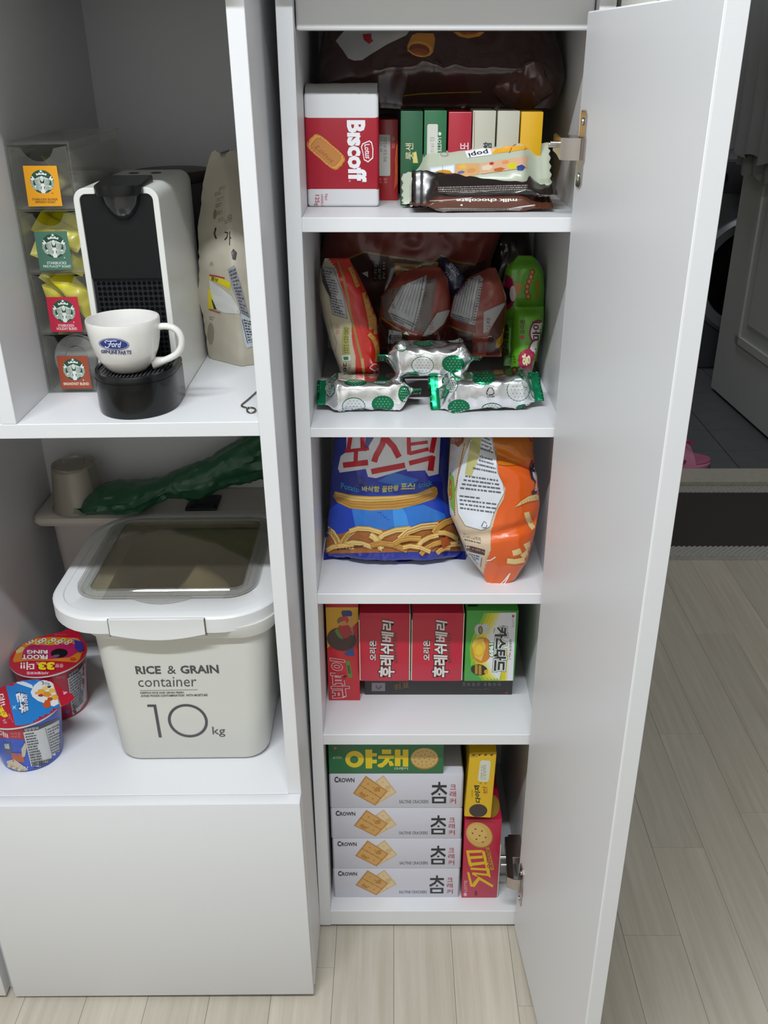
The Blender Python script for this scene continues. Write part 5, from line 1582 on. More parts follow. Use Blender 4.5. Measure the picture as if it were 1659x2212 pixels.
def emblem(a, cx, cy, r, sh):
    """round green emblem: crowned long-haired figure with two tails"""
    def S(x, y): return (cx + x * r + sh * y * r, cy + y * r)
    def P_(pts, c): a.poly([S(*p) for p in pts], c)
    P_([(math.cos(math.radians(t)), math.sin(math.radians(t))) for t in range(0, 360, 9)], '1e4a38')
    wt = 'dfe3dc'
    def L_(pts, w_, c=wt): a.line([S(*p) for p in pts], w_ * r, c)
    # crown with star
    P_([(-0.42, -0.52), (-0.46, -0.72), (-0.28, -0.66), (-0.18, -0.80), (-0.04, -0.70), (0.04, -0.70), (0.18, -0.80), (0.28, -0.66), (0.46, -0.72), (0.42, -0.52), (0.20, -0.58), (0, -0.60), (-0.20, -0.58)], wt)
    P_([(0.16 * math.sin(math.pi * k / 5) * (1 if k % 2 == 0 else 0.42), -0.88 - 0.16 * math.cos(math.pi * k / 5) * (1 if k % 2 == 0 else 0.42)) for k in range(10)], wt)
    # tails at both sides
    for s in (-1, 1):
        P_([(s * 0.74, -0.44), (s * 0.88, -0.52), (s * 0.80, -0.30), (s * 0.97, -0.28), (s * 0.90, -0.10), (s * 0.72, -0.12), (s * 0.60, -0.24)], wt)
        P_([(s * 0.72, -0.14), (s * 0.97, -0.10), (s * 0.97, 0.25), (s * 0.86, 0.50), (s * 0.70, 0.68), (s * 0.52, 0.72), (s * 0.70, 0.45), (s * 0.78, 0.15)], 'a9b5aa')
        for k in range(4): L_([(s * 0.76, -0.02 + 0.14 * k), (s * 0.93, -0.04 + 0.14 * k)], 0.035, '1e4a38')
        for j, (o_, w_) in enumerate(((0.20, 0.07), (0.32, 0.065), (0.44, 0.06), (0.56, 0.05))):
            L_([(s * (o_ * 0.7 + 0.06), -0.42 + 0.05 * j), (s * (o_ + 0.05), -0.20), (s * (o_ + 0.02), 0.05), (s * (o_ - 0.06), 0.25), (s * (o_ + 0.04), 0.45), (s * (o_ + 0.0), 0.66), (s * (o_ - 0.04), 0.90 - 0.10 * j)], w_)
        P_([(s * 0.50, 0.36), (s * 0.66, 0.30), (s * 0.72, 0.44), (s * 0.60, 0.50)], wt)
    P_([(0.0, -0.50), (0.13, -0.42), (0.16, -0.25), (0.10, -0.08), (0.0, 0.0), (-0.10, -0.08), (-0.16, -0.25), (-0.13, -0.42)], wt)
    L_([(-0.09, -0.27), (-0.03, -0.27)], 0.03, '1e4a38'); L_([(0.03, -0.27), (0.09, -0.27)], 0.03, '1e4a38'); L_([(-0.03, -0.11), (0.03, -0.11)], 0.03, '1e4a38'); L_([(0, -0.25), (0, -0.17)], 0.02, '6a8a78')
    P_([(-0.10, 0.14), (0.10, 0.14), (0.16, 0.30), (0.10, 0.50), (0.15, 0.75), (0.14, 0.985), (-0.14, 0.985), (-0.15, 0.75), (-0.10, 0.50), (-0.16, 0.30)], wt)
cards = [([(49, 358), (122, 358), (135, 445), (62, 446)], 'e09a12', (91, 392.5, 25.5), [('STARBUCKS\u00ae BLONDE', 69, 428, 124, 433), ('ESPRESSO ROAST', 76, 434, 120, 439)], '5a3a10'),
         ([(73, 501), (144, 499), (158, 582), (87, 585)], '47705f', (116.5, 531, 26), [('STARBUCKS', 101, 565, 143, 571), ('PIKE PLACE\u2122 ROAST', 93, 572.5, 153, 578)], 'c4d0c8'),
         ([(99, 642), (167, 641), (179, 716), (111, 717)], 'b81c3c', (138, 672, 24.5), [('STARBUCKS\u00ae', 125, 700, 160, 706), ('HOLIDAY BLEND', 122, 707, 166, 713)], 'dfc4c8'),
         ([(122, 769), (188, 769), (199, 839), (133, 840)], '9a4224', (159.5, 798, 23.5), [('BREAKFAST BLEND', 137, 826, 192, 832)], 'e0cfc4')]
for i, (q, c, (ex, ey, er), txt, tc_) in enumerate(cards):
    a = Art('card')
    a.poly(q, c)
    emblem(a, ex, ey, er, 0.13)
    for t_, x0, y0, x1, y1 in txt: a.text(t_, (x0, y0), (x1, y0), (x1 + 0.8, y1), (x0 + 0.8, y1), tc_, bold=0.03)
    a.ell(ex + 22 * er / 25, ey + er * 0.98, 1.6, 1.2, tc_, n=8)
    stamp('name_card', a, fronts[i], org_, left=True)

# coffee stick sachets in the drawers
M_stk = mat('yellow_sachet_film', 'd8cc10', 0.35, coat=0.3)
M_stk2 = mat('beige_sachet_film', '9a9266', 0.4, coat=0.2)
def stick_mesh(L_, W_, H_):
    def fn(u, v):
        x = (v - 0.5) * L_
        t = smooth01(min(v, 1 - v) * L_ / 0.014)
        th = 2 * math.pi * u
        return Vector((x, W_ / 2 * math.cos(th), (H_ / 2 * t + 0.0003) * math.sin(th) * (1 + 0.15 * math.sin(x * 400))))
    mb = MB().grid(fn, 16, 22, cu=True)
    mb.f += [list(range(16))[::-1], [22 * 16 + k for k in range(16)]]
    mb.m += [0, 0]
    return mb
sets = [(0, M_stk2, 'dull beige coffee sachet in top drawer of acrylic organizer', 'coffee sachets in the top drawer', [(-0.352, 0.030, 0.018, 60, 10), (-0.345, 0.045, 0.026, 75, -8), (-0.356, 0.055, 0.033, 95, 12), (-0.348, 0.10, 0.030, 100, -10), (-0.352, 0.12, 0.020, 80, 8)]),
        (1, M_stk, 'yellow coffee sachet in second drawer of acrylic organizer', 'coffee sachets in the second drawer', [(-0.352, 0.012, 0.012, 14, 28), (-0.352, 0.022, 0.036, -12, 24), (-0.350, 0.036, 0.045, -20, 18), (-0.352, 0.06, 0.035, 35, -15), (-0.352, 0.085, 0.040, 70, 10), (-0.352, 0.12, 0.030, 85, 0)]),
        (2, M_stk, 'yellow coffee sachet in third drawer of acrylic organizer', 'coffee sachets in the third drawer', [(-0.340, 0.012, 0.038, -4, 52), (-0.352, 0.020, 0.045, 4, 40), (-0.362, 0.016, 0.022, 0, 80), (-0.3605, 0.034, 0.028, 20, 74), (-0.350, 0.06, 0.040, 50, 10), (-0.352, 0.10, 0.035, 80, -8)])]
proto_me = {}
for di, m_, lab, grp, lst in sets:
    order = sorted(range(len(lst)), key=lambda i: lst[i][1])
    words = ['frontmost', 'second from the front', 'third from the front', 'fourth from the front', 'fifth from the front', 'sixth from the front']
    for si, (x, y, z, yaw, tilt) in enumerate(lst):
        base = dz[di + 1] + 0.0035
        L_ = 0.057
        loc = Vector((x, y, base + z))
        if m_.name not in proto_me:
            o = obj('coffee_sachet', stick_mesh(L_, 0.024, 0.0075), m_, None, smooth=60)
            proto_me[m_.name] = o
        else:
            o = proto_me[m_.name].copy(); COL.objects.link(o)
        o.rotation_euler = (math.radians(55), math.radians(tilt), math.radians(yaw))
        o.location = loc
        ORG[o.name] = loc
        tag(o, lab + ', ' + words[order.index(si)], 'coffee sachet', grp, left=True)
# clear round lids in the lowest drawer
M_lid = clear_mat('frosted_lid', 'e4e6e8', alpha=0.62, rough=0.15)
def lidpart(loc, rx, rz, lab):
    mb = MB().lathe([(0.0, 0.002), (0.012, 0.002), (0.013, 0.0035), (0.0235, 0.0035), (0.0245, 0.0), (0.0262, 0.0), (0.0268, -0.002), (0.026, -0.004)], (0, 0, 0), 40)
    o = obj('clear_disc', mb, M_lid, None, smooth=40)
    o.location = loc; o.rotation_euler = (rx, 0, rz); ORG[o.name] = Vector(loc)
    tag(o, lab, 'lid', 'round clear lids in the lowest drawer', left=True)
lidpart((-0.3535, 0.018, dz[4] + 0.034), math.radians(72), 0.0, 'round clear plastic lid standing upright at front of the lowest acrylic drawer')
lidpart((-0.356, 0.040, dz[4] + 0.0315), math.radians(80), math.radians(-35), 'round clear plastic lid leaning behind the front one in the lowest drawer')

# capsule coffee machine
M_cm = mat('cream_white_plastic', 'dadad4', 0.32, coat=0.15)
M_cmb = mat('gloss_black_plastic', '0a0b0d', 0.26, spec=0.3, coat=0.2)
M_cmm = mat('matte_black_plastic', '0e0f12', 0.38, spec=0.3)
cm = thing('coffee_machine', 'compact white capsule coffee machine with black front standing on the upper shelf', 'coffee machine', (-0.27, 0.05, ZU), left=True)
MX0, MX1, MY0, MY1, MZ1 = -0.3165, -0.2285, -0.0229, 0.150, 1.1055
prof = [(MX1, ZU + 0.001), (MX1, MZ1 - 0.013)] + [(MX1 - 0.013 + 0.013 * math.cos(t), MZ1 - 0.013 + 0.013 * math.sin(t)) for t in [math.pi / 2 * k / 7 for k in range(1, 8)]] + \
       [(MX0 + 0.013 - 0.013 * math.sin(t), MZ1 - 0.013 + 0.013 * math.cos(t)) for t in [math.pi / 2 * k / 7 for k in range(0, 8)]] + [(MX0, ZU + 0.001)]
W_ = 0.0062
inn = [(MX1 - W_, ZU + 0.001), (MX1 - W_, MZ1 - 0.013)] + [(MX1 - 0.013 + (0.013 - W_) * math.cos(t), MZ1 - 0.013 + (0.013 - W_) * math.sin(t)) for t in [math.pi / 2 * k / 7 for k in range(1, 8)]] + \
       [(MX0 + 0.013 - (0.013 - W_) * math.sin(t), MZ1 - 0.013 + (0.013 - W_) * math.cos(t)) for t in [math.pi / 2 * k / 7 for k in range(0, 8)]] + [(MX0 + W_, ZU + 0.001)]
sh_ = MB()
n_ = len(prof)
e_ = 0.0005
def inset(P1, P2, k): return [mixp(a_, b_, k) for a_, b_ in zip(P1, P2)]
secs = [[(Vector((x, MY0 + 0.012, z))) for x, z in inn], [(Vector((x, MY0 + e_, z))) for x, z in inn], [(Vector((x, MY0, z))) for x, z in inset(inn, prof, 0.08)], [(Vector((x, MY0, z))) for x, z in inset(inn, prof, 0.92)],
        [(Vector((x, MY0 + e_, z))) for x, z in prof], [(Vector((x, MY1 - 0.006, z))) for x, z in prof], [(Vector((x, MY1, z))) for x, z in inset(prof, inn, 0.6)]]
vs_ = [q for s_ in secs for q in s_]
fs_ = [[j * n_ + k, j * n_ + k + 1, (j + 1) * n_ + k + 1, (j + 1) * n_ + k] for j in range(len(secs) - 1) for k in range(n_ - 1)]
sh_.add(vs_, fs_)
obj('housing', sh_, M_cm, cm, smooth=28)
obj('back_cover', MB().prism([(x, z) for x, z in inset(prof, inn, 0.6)], lambda a_, b_, d_: Vector((a_, d_, b_)), MY1 - 0.004, MY1), M_cm, cm)
zg = 1.013
pf_ = [(MX1 - W_ - 0.0003, zg), (MX1 - W_ - 0.0003, MZ1 - 0.013)] + [(MX1 - 0.013 + (0.0065) * math.cos(t), MZ1 - 0.013 + 0.0065 * math.sin(t)) for t in [math.pi / 2 * k / 5 for k in range(1, 6)]] + \
      [(MX0 + 0.013 - 0.0065 * math.sin(t), MZ1 - 0.013 + 0.0065 * math.cos(t)) for t in [math.pi / 2 * k / 5 for k in range(0, 6)]] + [(MX0 + W_ + 0.0003, zg)]
obj('front_panel', MB().prism(pf_, lambda a_, b_, d_: Vector((a_, d_, b_)), MY0 + 0.002, MY0 + 0.02), M_cmm, cm, smooth=30)
gp = obj('grid_panel', MB().box(MX0 + W_ + 0.0003, MX1 - W_ - 0.0003, MY0 + 0.005, MY0 + 0.02, ZU + 0.001, zg - 0.0004), mat('grid_black', '1a1c20', 0.6, spec=0.25), cm)
holes = MB()
for r_ in range(22):
    for c_ in range(13):
        x, z = MX0 + W_ + 0.0055 + c_ * 0.00545, zg - 0.006 - r_ * 0.0056
        holes.lathe([(0.0, -0.0003), (0.0019, -0.0003), (0.0022, 0.0)], (x, MY0 + 0.005, z), 10, axis='Y')
o = obj('vent_dots', holes, mat('vent_black', '040405', 0.9, spec=0.1), gp, kind='stuff')
# lever lid and spout
LVX0, LVX1 = -0.2925, -0.2430
lv = MB()
def lvp(a_, b_, d_): return Vector((a_, b_, d_))
out = [(LVX0, 0.022), (LVX0, -0.026)] + [(-0.26775 - 0.02475 * math.cos(t), -0.026 - 0.014 * math.sin(t)) for t in [math.pi * k / 12 for k in range(1, 12)]] + [(LVX1, -0.026), (LVX1, 0.022)]
lv.loft([[Vector((x, y, z + 0.004 * (1 if y > 0 else 0))) for x, y in [(-0.26775 + (p_[0] + 0.26775) * g, p_[1]) for p_ in out]] for z, g in ((1.0985, 0.93), (1.1000, 1.0), (1.1075, 1.0), (1.1087, 0.96))])
obj('lever_lid', lv, M_cmb, cm, smooth=35)
obj('spout', MB().lathe([(0.0, -0.027), (0.007, -0.0255), (0.014, -0.019), (0.0195, -0.009), (0.0215, 0.0)], (-0.2677, MY0 + 0.006, 1.0988), 30), mat('spout_gloss', '202228', 0.12, coat=0.6), cm, smooth=60)
for x in (-0.2850, -0.2595):
    obj('button', MB().lathe([(0.0, 0.0012), (0.0055, 0.0010), (0.0062, 0.0)], (x, 0.108, MZ1 - 0.0002), 24), mat('button_grey', '4c4a46', 0.5), cm, smooth=50)
# water tank behind
obj('water_tank', MB().lathe([(0.0, 0.0), (0.044, 0.0), (0.046, 0.003), (0.046, 0.205)], (-0.262, 0.198, ZU + 0.002), 40).lathe([(0.046, 0.205), (0.0, 0.205)], (-0.262, 0.198, ZU + 0.002), 40), mat('tank_smoke', '4a484c', 0.2, coat=0.3), cm, smooth=40)
obj('tank_lid', MB().lathe([(0.047, 0.0), (0.0485, 0.002), (0.0485, 0.010), (0.046, 0.013), (0.0, 0.015)], (-0.262, 0.198, ZU + 0.2075), 40), mat('tank_lid_brown', '2e2926', 0.4), cm, smooth=40)
# drip base
def dring(g, z, cx=-0.2683, cy=-0.046):
    pts = []
    for k in range(25):
        t = math.pi * k / 24
        pts.append(Vector((cx - 0.0435 * g * math.cos(t), cy - 0.0505 * g * math.sin(t) ** 0.9, z)))
    pts += [Vector((cx + 0.0435 * g, -0.0165, z)), Vector((cx - 0.0435 * g, -0.0165, z))]
    return pts
db = MB().loft([dring(0.975, ZU + 0.0005), dring(0.985, ZU + 0.002), dring(0.985, ZU + 0.004), dring(1.0, ZU + 0.006), dring(1.0, ZU + 0.038), dring(0.985, ZU + 0.0385), dring(0.985, ZU + 0.0395), dring(1.0, ZU + 0.040), dring(1.0, ZU + 0.0435), dring(0.975, ZU + 0.0455), dring(0.90, ZU + 0.0455), dring(0.89, ZU + 0.0440)])
drb = obj('drip_tray', db, M_cmb, cm, smooth=35)
gr = MB()
for i in range(-9, 10):
    for j in range(0, 16):
        x, y = -0.2683 + i * 0.0040, -0.0205 - j * 0.0045
        if ((x + 0.2683) / 0.0375) ** 2 + (max(0, -y - 0.046) / 0.044) ** 2 < 1:
            gr.lathe([(0.0, 0.0009), (0.0008, 0.0009), (0.0013, 0.0)], (x, y, ZU + 0.0440), 6)
obj('grille_bumps', gr, mat('grille_black', '202024', 0.4), drb, kind='stuff')

# mug
M_cer = mat('cream_ceramic', 'dfdcd8', 0.16, coat=0.4)
mg = thing('coffee_mug', 'white ceramic mug with blue oval emblem standing on the coffee machine tray', 'mug', (-0.272, -0.060, ZU + 0.0455), left=True)
mc = Vector((-0.2720, -0.0605, ZU + 0.0457))
mbd = obj('cup_body', MB().lathe([(0.0, 0.0015), (0.0165, 0.0015), (0.0180, 0.0), (0.0200, 0.0005), (0.0245, 0.0055), (0.0295, 0.0125), (0.0335, 0.0215), (0.0360, 0.032), (0.0376, 0.044), (0.0383, 0.0535), (0.0378, 0.0552), (0.0366, 0.0552), (0.0357, 0.053), (0.0345, 0.042), (0.0325, 0.028), (0.0280, 0.016), (0.0200, 0.0085), (0.0, 0.006)], mc, 64), M_cer, mg, smooth=60)
hp_ = [(338, 707), (352, 704), (372, 706), (386, 716), (393, 732), (392, 750), (382, 765), (366, 774), (350, 780), (330, 784)]
pts_ = [at(x, y, Y=-0.0605, left=True) for x, y in hp_]
sm = []
for i in range(len(pts_) - 1):
    for k in range(4): sm.append(pts_[i].lerp(pts_[i + 1], k / 4))
sm.append(pts_[-1])
for _ in range(3): sm = [sm[0]] + [(sm[i - 1] + sm[i] * 2 + sm[i + 1]) / 4 for i in range(1, len(sm) - 1)] + [sm[-1]]
obj('handle', MB().tube(sm, [(0.0044, 0.0036)] * (len(sm) - 6) + [(0.0050, 0.0040 + 0.0006 * k) for k in range(6)], 14), M_cer, mg, smooth=70)
a = Art('card')
a.ell(246, 743.5, 33, 12.6, '24347c', rot=4, n=44); a.ell(246, 743.5, 31.5, 11.4, 'c4c8da', rot=4, n=44); a.ell(246, 743.5, 30.3, 10.4, '24347c', rot=4, n=44)
a.line([(229, 741), (226, 738), (229, 736), (236, 737), (246, 736), (252, 737)], 2.0, 'd4d8e4')
a.line([(240, 737), (238, 744), (234, 750), (229, 751), (227, 748)], 2.2, 'd4d8e4'); a.line([(233, 743), (242, 743)], 1.4, 'd4d8e4')
a.text('ord', (241, 737), (262, 738), (262, 751), (241, 750), 'd4d8e4', bold=0.02, shear=0.25)
for t_, x0, y0, x1, y1 in (('GEN', 218, 755.5, 236, 763), ('UINE', 236.5, 757, 253, 765), ('PAR', 255.5, 757.5, 273, 766), ('TS', 273, 757, 284, 765)):
    a.h(t_, x0, y0, x1, y1, '454a72', bold=0.035)
stamp('emblem_print', a, mbd, mg, left=True, cell=5)

# beige coffee bag
M_kraft = mat('beige_pouch', 'b5ad9c', 0.5, bump=0.25, bscale=120)
cb = thing('coffee_bag', 'beige paper pouch with black Korean letter standing right of the coffee machine', 'coffee bag', (-0.178, 0.13, ZU), left=True)
lev = [(0.0, (-0.2225, 0.127), (-0.1765, 0.0890), (-0.1335, 0.1160), (-0.172, 0.170)),
       (0.012, (-0.2245, 0.126), (-0.1760, 0.0875), (-0.1325, 0.1150), (-0.172, 0.172)),
       (0.07, (-0.2265, 0.124), (-0.1755, 0.0870), (-0.1325, 0.1150), (-0.172, 0.174)),
       (0.12, (-0.2250, 0.126), (-0.1765, 0.0905), (-0.1335, 0.1200), (-0.174, 0.172)),
       (0.17, (-0.2190, 0.128), (-0.1800, 0.1030), (-0.1400, 0.1320), (-0.176, 0.168)),
       (0.21, (-0.2110, 0.134), (-0.1830, 0.1220), (-0.1520, 0.1450), (-0.178, 0.160)),
       (0.232, (-0.2050, 0.140), (-0.1850, 0.1370), (-0.1640, 0.1500), (-0.181, 0.1515)),
       (0.243, (-0.2000, 0.143), (-0.1860, 0.1420), (-0.1700, 0.1505), (-0.183, 0.1515))]
rings = []
zq = 0.0
zz = [lev[0][0] + (lev[-1][0] - lev[0][0]) * k / 44 for k in range(45)]
for z in zz:
    for A_, B_ in zip(lev, lev[1:]):
        if z <= B_[0] + 1e-9:
            t = (z - A_[0]) / (B_[0] - A_[0]); break
    cs = [Vector((A_[i][0] + (B_[i][0] - A_[i][0]) * t, A_[i][1] + (B_[i][1] - A_[i][1]) * t, ZU + 0.0006 + z)) for i in (1, 2, 3, 4)]
    cen = sum(cs, Vector()) / 4
    ring = []
    for i in range(4):
        p, q = cs[i], cs[(i + 1) % 4]
        for k in range(10):
            s_ = k / 10
            pt = p.lerp(q, s_)
            o_ = (pt - cen); o_.z = 0
            bulge = 0.045 * math.sin(math.pi * s_) * smooth01(z / 0.03) * (1 - smooth01((z - 0.16) / 0.07))
            n1 = noise.noise(Vector((pt.x * 55, pt.y * 55, pt.z * 38)))
            n2 = 1 - 2 * abs(noise.noise(Vector((pt.x * 40, pt.y * 40, pt.z * 70 + 9))))
            pt = pt + o_ * (bulge + 0.05 * n1 + 0.035 * n2)
            if i == 0 or i == 3: pt.z += 0
            ring.append(pt)
    rings.append(ring)
for k in range(40): rings[-1][k].z += 0.0035 * noise.noise(Vector((k * 0.9, 2, 3))) + 0.003 * math.sin(k * 0.5)
cbb = obj('pouch_body', MB().loft(rings), M_kraft, cb, smooth=70)
a = Art('paper')
a.line([(452, 594), (470, 597), (485, 601)], 3, 'a8342c')
a.poly([(452, 597), (480, 602), (498, 610), (497, 626), (484, 618), (468, 610), (452, 604)], 'cfc020')
a.poly([(452, 604), (462, 612), (478, 622), (500, 640), (518, 672), (517, 678), (484, 676), (468, 668), (455, 640)], 'c9c9c4')
a.poly([(450, 620), (455, 630), (462, 655), (468, 668), (450, 668)], 'cfc020'); a.poly([(456, 645), (460, 650), (468, 668), (462, 668)], '2c2a28')
a.line([(451, 668), (463, 672), (476, 676)], 2, 'a8342c')
a.text('콤보', (456, 597), (472, 602), (470, 610), (456, 605), '3a3620', bold=0.02)
a.text('가', (483, 497), (499, 500), (500, 532), (485, 524), '24221f', bold=0.01, shear=0.1)
a.line([(466, 492), (463, 505), (467, 516)], 3.5, '2a2826')
for k, (x, y) in enumerate(((468, 420), (473, 432), (470, 445), (478, 408), (470, 462), (476, 476), (490, 480))):
    a.micro((x - 5, y - 4), (x + 9, y - 9), (x + 10, y), (x - 4, y + 5), 2, ('8c887c', 'a09070')[k % 2], dens=3, seed=k)
a.ell(464, 463, 3.5, 11, '8a7450', n=16, rot=6); a.text('커피', (490, 465), (500, 462), (501, 476), (491, 478), '6a665e')
a.poly([(499, 545), (504, 537), (512, 546), (509, 562), (502, 560)], '3c3a3c')
a.poly([(492, 582), (506, 572), (522, 620), (532, 660), (544, 700), (544, 744), (534, 746), (524, 700), (515, 660), (500, 620)], '8d8d92')
a.micro((494, 585), (508, 577), (540, 690), (524, 680), 14, '4a4a52', dens=4, seed=3)
a.poly([(520, 676), (545, 690), (546, 748), (534, 752), (529, 745), (521, 700)], 'b4bcc2')
a.line([(523, 690), (535, 741), (546, 738)], 1.6, '2e2e30')
a.micro((525, 688), (546, 694), (547, 736), (537, 738), 8, '3a3a40', dens=3, seed=6)
a.text('취급주의', (510, 622), (518, 630), (517, 640), (511, 634), '6a2c4a')
a.ell(455, 721, 7, 24, '8e8676', n=20); a.micro((452, 682), (463, 684), (463, 694), (452, 692), 2, '8a8270', dens=3, seed=2); a.h('(주)', 453, 566, 461, 577, '7a766a')
stamp('printed_label', a, cbb, cb, left=True, cell=7)

# bent wire clip on the shelf
wpx = [(558, 843), (548, 852), (536, 863), (522, 874), (521.5, 877), (526, 879), (534, 881), (542, 880), (550, 882), (553, 886), (548, 891), (540, 892), (534, 889), (533, 884), (537, 881)]
wp_ = [at(x, y, Z=ZU + 0.0012, left=True) for x, y in wpx]
sm = []
for i in range(len(wp_) - 1):
    for k in range(3): sm.append(wp_[i].lerp(wp_[i + 1], k / 3))
sm.append(wp_[-1])
for _ in range(1): sm = [sm[0]] + [(sm[i - 1] + sm[i] * 2 + sm[i + 1]) / 4 for i in range(1, len(sm) - 1)] + [sm[-1]]
wc = obj('wire_hook', MB().tube(sm, 0.00095, 8), mat('wire_steel', '7a756c', 0.3, 1.0), None, smooth=60, loc=at(538, 880, Z=ZU, left=True))
tag(wc, 'thin bent steel wire hook lying at the right front of the upper shelf', 'hook', left=True)

# ================================================================== open cabinet, lower compartment
# storage box at the back
M_box = mat('milky_plastic', 'b9b4b0', 0.45)
M_boxl = mat('white_box_lid', 'd0cabf', 0.4)
sb = thing('storage_box', 'white storage box with flat lid standing behind the rice container', 'storage box', (-0.33, 0.28, ZL), left=True)
def rr3(x0, x1, y0, y1, r, z, n=6): return [Vector((x, y, z)) for x, y in rrect(x0, x1, y0, y1, r, n)]
obj('box_body', MB().loft([rr3(-0.508, -0.160, 0.248, 0.332, 0.014, ZL + 0.0005), rr3(-0.516, -0.152, 0.245, 0.335, 0.014, 0.585)]), M_box, sb, smooth=40)
obj('box_lid', MB().loft([rr3(-0.538, -0.138, 0.241, 0.3385, 0.012, 0.5860), rr3(-0.5425, -0.1345, 0.2375, 0.3385, 0.014, 0.5920), rr3(-0.5410, -0.1360, 0.2390, 0.3385, 0.014, 0.5990), rr3(-0.537, -0.140, 0.243, 0.3385, 0.012, 0.6020), rr3(-0.518, -0.148, 0.248, 0.333, 0.010, 0.6040), rr3(-0.512, -0.154, 0.253, 0.328, 0.010, 0.6035)]), M_boxl, sb, smooth=40)
ZB = 0.6040
# stacked cups
M_pcup = mat('white_paper_cup', 'cfc8bd', 0.55)
def cupshape(c, rb, rt, h, t=0.0009):
    return MB().lathe([(rb - t, 0.0), (rb + 0.0016, 0.0), (rb + 0.002, 0.0016), (rb, 0.003), (rt, h), (rt - 0.002, h + 0.0005), (rt - 0.003, h - 0.003), (0.0, h - 0.003)], c, 44)
pcx = at(147, 1120, Z=ZB, left=True)
pc_ = obj('paper_cup', cupshape((pcx.x, 0.270, ZB + 0.0005), 0.0310, 0.0250, 0.064), M_pcup, None, smooth=50, loc=(pcx.x, 0.270, ZB))
tag(pc_, 'white paper cup standing upside down on the storage box', 'cup', left=True)
tc__ = obj('plastic_cup', cupshape((pcx.x + 0.006, 0.2735, ZB + 0.0005), 0.0395, 0.0325, 0.071), clear_mat('cloudy_cup', 'e6e2d8', alpha=0.80, rough=0.25, haze=0.8), None, smooth=50, loc=(pcx.x + 0.006, 0.2735, ZB))
tag(tc__, 'cloudy see-through plastic cup turned upside down over the white paper cup', 'cup', left=True)
# black tray and green bag
bt = obj('black_case', MB().box(-0.310, -0.262, 0.250, 0.300, ZB + 0.0003, ZB + 0.0045, 0.001, 2).box(-0.306, -0.266, 0.254, 0.296, ZB + 0.0044, ZB + 0.0062, 0.0006, 1), mat('case_black', '1a1f20', 0.3), None, smooth=40, loc=(-0.286, 0.275, ZB))
tag(bt, 'flat black square case lying on the storage box under the green bag', 'case', left=True)
M_gb = mat('dark_green_film', '24573a', 0.42, coat=0.1)
pth = [(-0.474, 0.242, 0.6075, 0.002, 0.002), (-0.462, 0.246, 0.610, 0.012, 0.004), (-0.452, 0.249, 0.618, 0.024, 0.012), (-0.430, 0.249, 0.628, 0.032, 0.017), (-0.405, 0.251, 0.630, 0.035, 0.019), (-0.375, 0.252, 0.630, 0.033, 0.019), (-0.350, 0.262, 0.634, 0.024, 0.015), (-0.335, 0.266, 0.640, 0.020, 0.014),
       (-0.318, 0.268, 0.643, 0.024, 0.019), (-0.290, 0.270, 0.645, 0.028, 0.026), (-0.268, 0.270, 0.654, 0.026, 0.024), (-0.240, 0.272, 0.672, 0.026, 0.026), (-0.210, 0.274, 0.682, 0.030, 0.032), (-0.180, 0.276, 0.690, 0.032, 0.036), (-0.155, 0.276, 0.688, 0.026, 0.030), (-0.142, 0.276, 0.686, 0.010, 0.012)]
ptsf, radf = [], []
for i in range(len(pth) - 1):
    for k in range(7):
        t = k / 7
        q = [pth[i][j] + (pth[i + 1][j] - pth[i][j]) * t for j in range(5)]
        ptsf.append(Vector(q[:3])); radf.append((q[3], q[4]))
gbm = MB()
def gbf(u, v):
    i = min(int(v * (len(ptsf) - 1)), len(ptsf) - 1)
    th = 2 * math.pi * u
    ry, rz = radf[i]
    p = ptsf[i]
    n1 = 1 - 2 * abs(noise.noise(Vector((p.x * 14, math.cos(th) * 1.6, math.sin(th) * 1.6))))
    n2 = noise.noise(Vector((p.x * 34, math.cos(th) * 2.5, math.sin(th) * 2.5 + 7)))
    n3 = 1 - 2 * abs(noise.noise(Vector((p.x * 70 + 3, math.cos(th) * 1.0, math.sin(th) * 3))))
    g = 1 + 0.20 * n1 + 0.12 * n2 + 0.08 * n3
    q = p + Vector((0.006 * n2, ry * g * math.cos(th), rz * g * math.sin(th)))
    if q.y < 0.238: q.z = max(q.z, 0.6172)
    q.z = max(q.z, ZB + (0.0065 if -0.315 < q.x < -0.258 else 0.0006))
    return q
gbm.grid(gbf, 44, len(ptsf) - 1, cu=True)
gbo = obj('green_bag', gbm, M_gb, None, smooth=35, loc=(-0.33, 0.265, ZB))
tag(gbo, 'crumpled dark green plastic bag lying twisted across the storage box lid', 'plastic bag', left=True)

# rice container
M_rc = thin_plastic('ivory_plastic', 'dcdbd4', 0.12, 0.42)
M_rl = mat('white_lid_plastic', 'dcdcdc', 0.35)
rc = thing('rice_container', 'ivory rice and grain container with white lid and clear window', 'container', (-0.265, 0.08, ZL), left=True)
def bodyring(t, z, ins=0.0):
    x0 = -0.3675 + (-0.3765 + 0.3675) * t + ins
    x1 = -0.1660 + (-0.1500 + 0.1660) * t - ins
    y0 = -0.0410 + (-0.0460 + 0.0410) * t + ins
    y1 = 0.188 + 0.008 * t - ins
    return rr3(x0, x1, y0, y1, 0.030 - ins * 0.5, z, 8)
bz = [(0.0, ZL + 0.0008, 0.008), (0.01, ZL + 0.003, 0.003), (0.03, ZL + 0.009, 0.0), (0.35, 0.45, 0), (0.7, 0.525, 0), (0.92, 0.5735, 0), (0.925, 0.5745, 0)]
ro = [bodyring(t, z, i_) for t, z, i_ in bz]
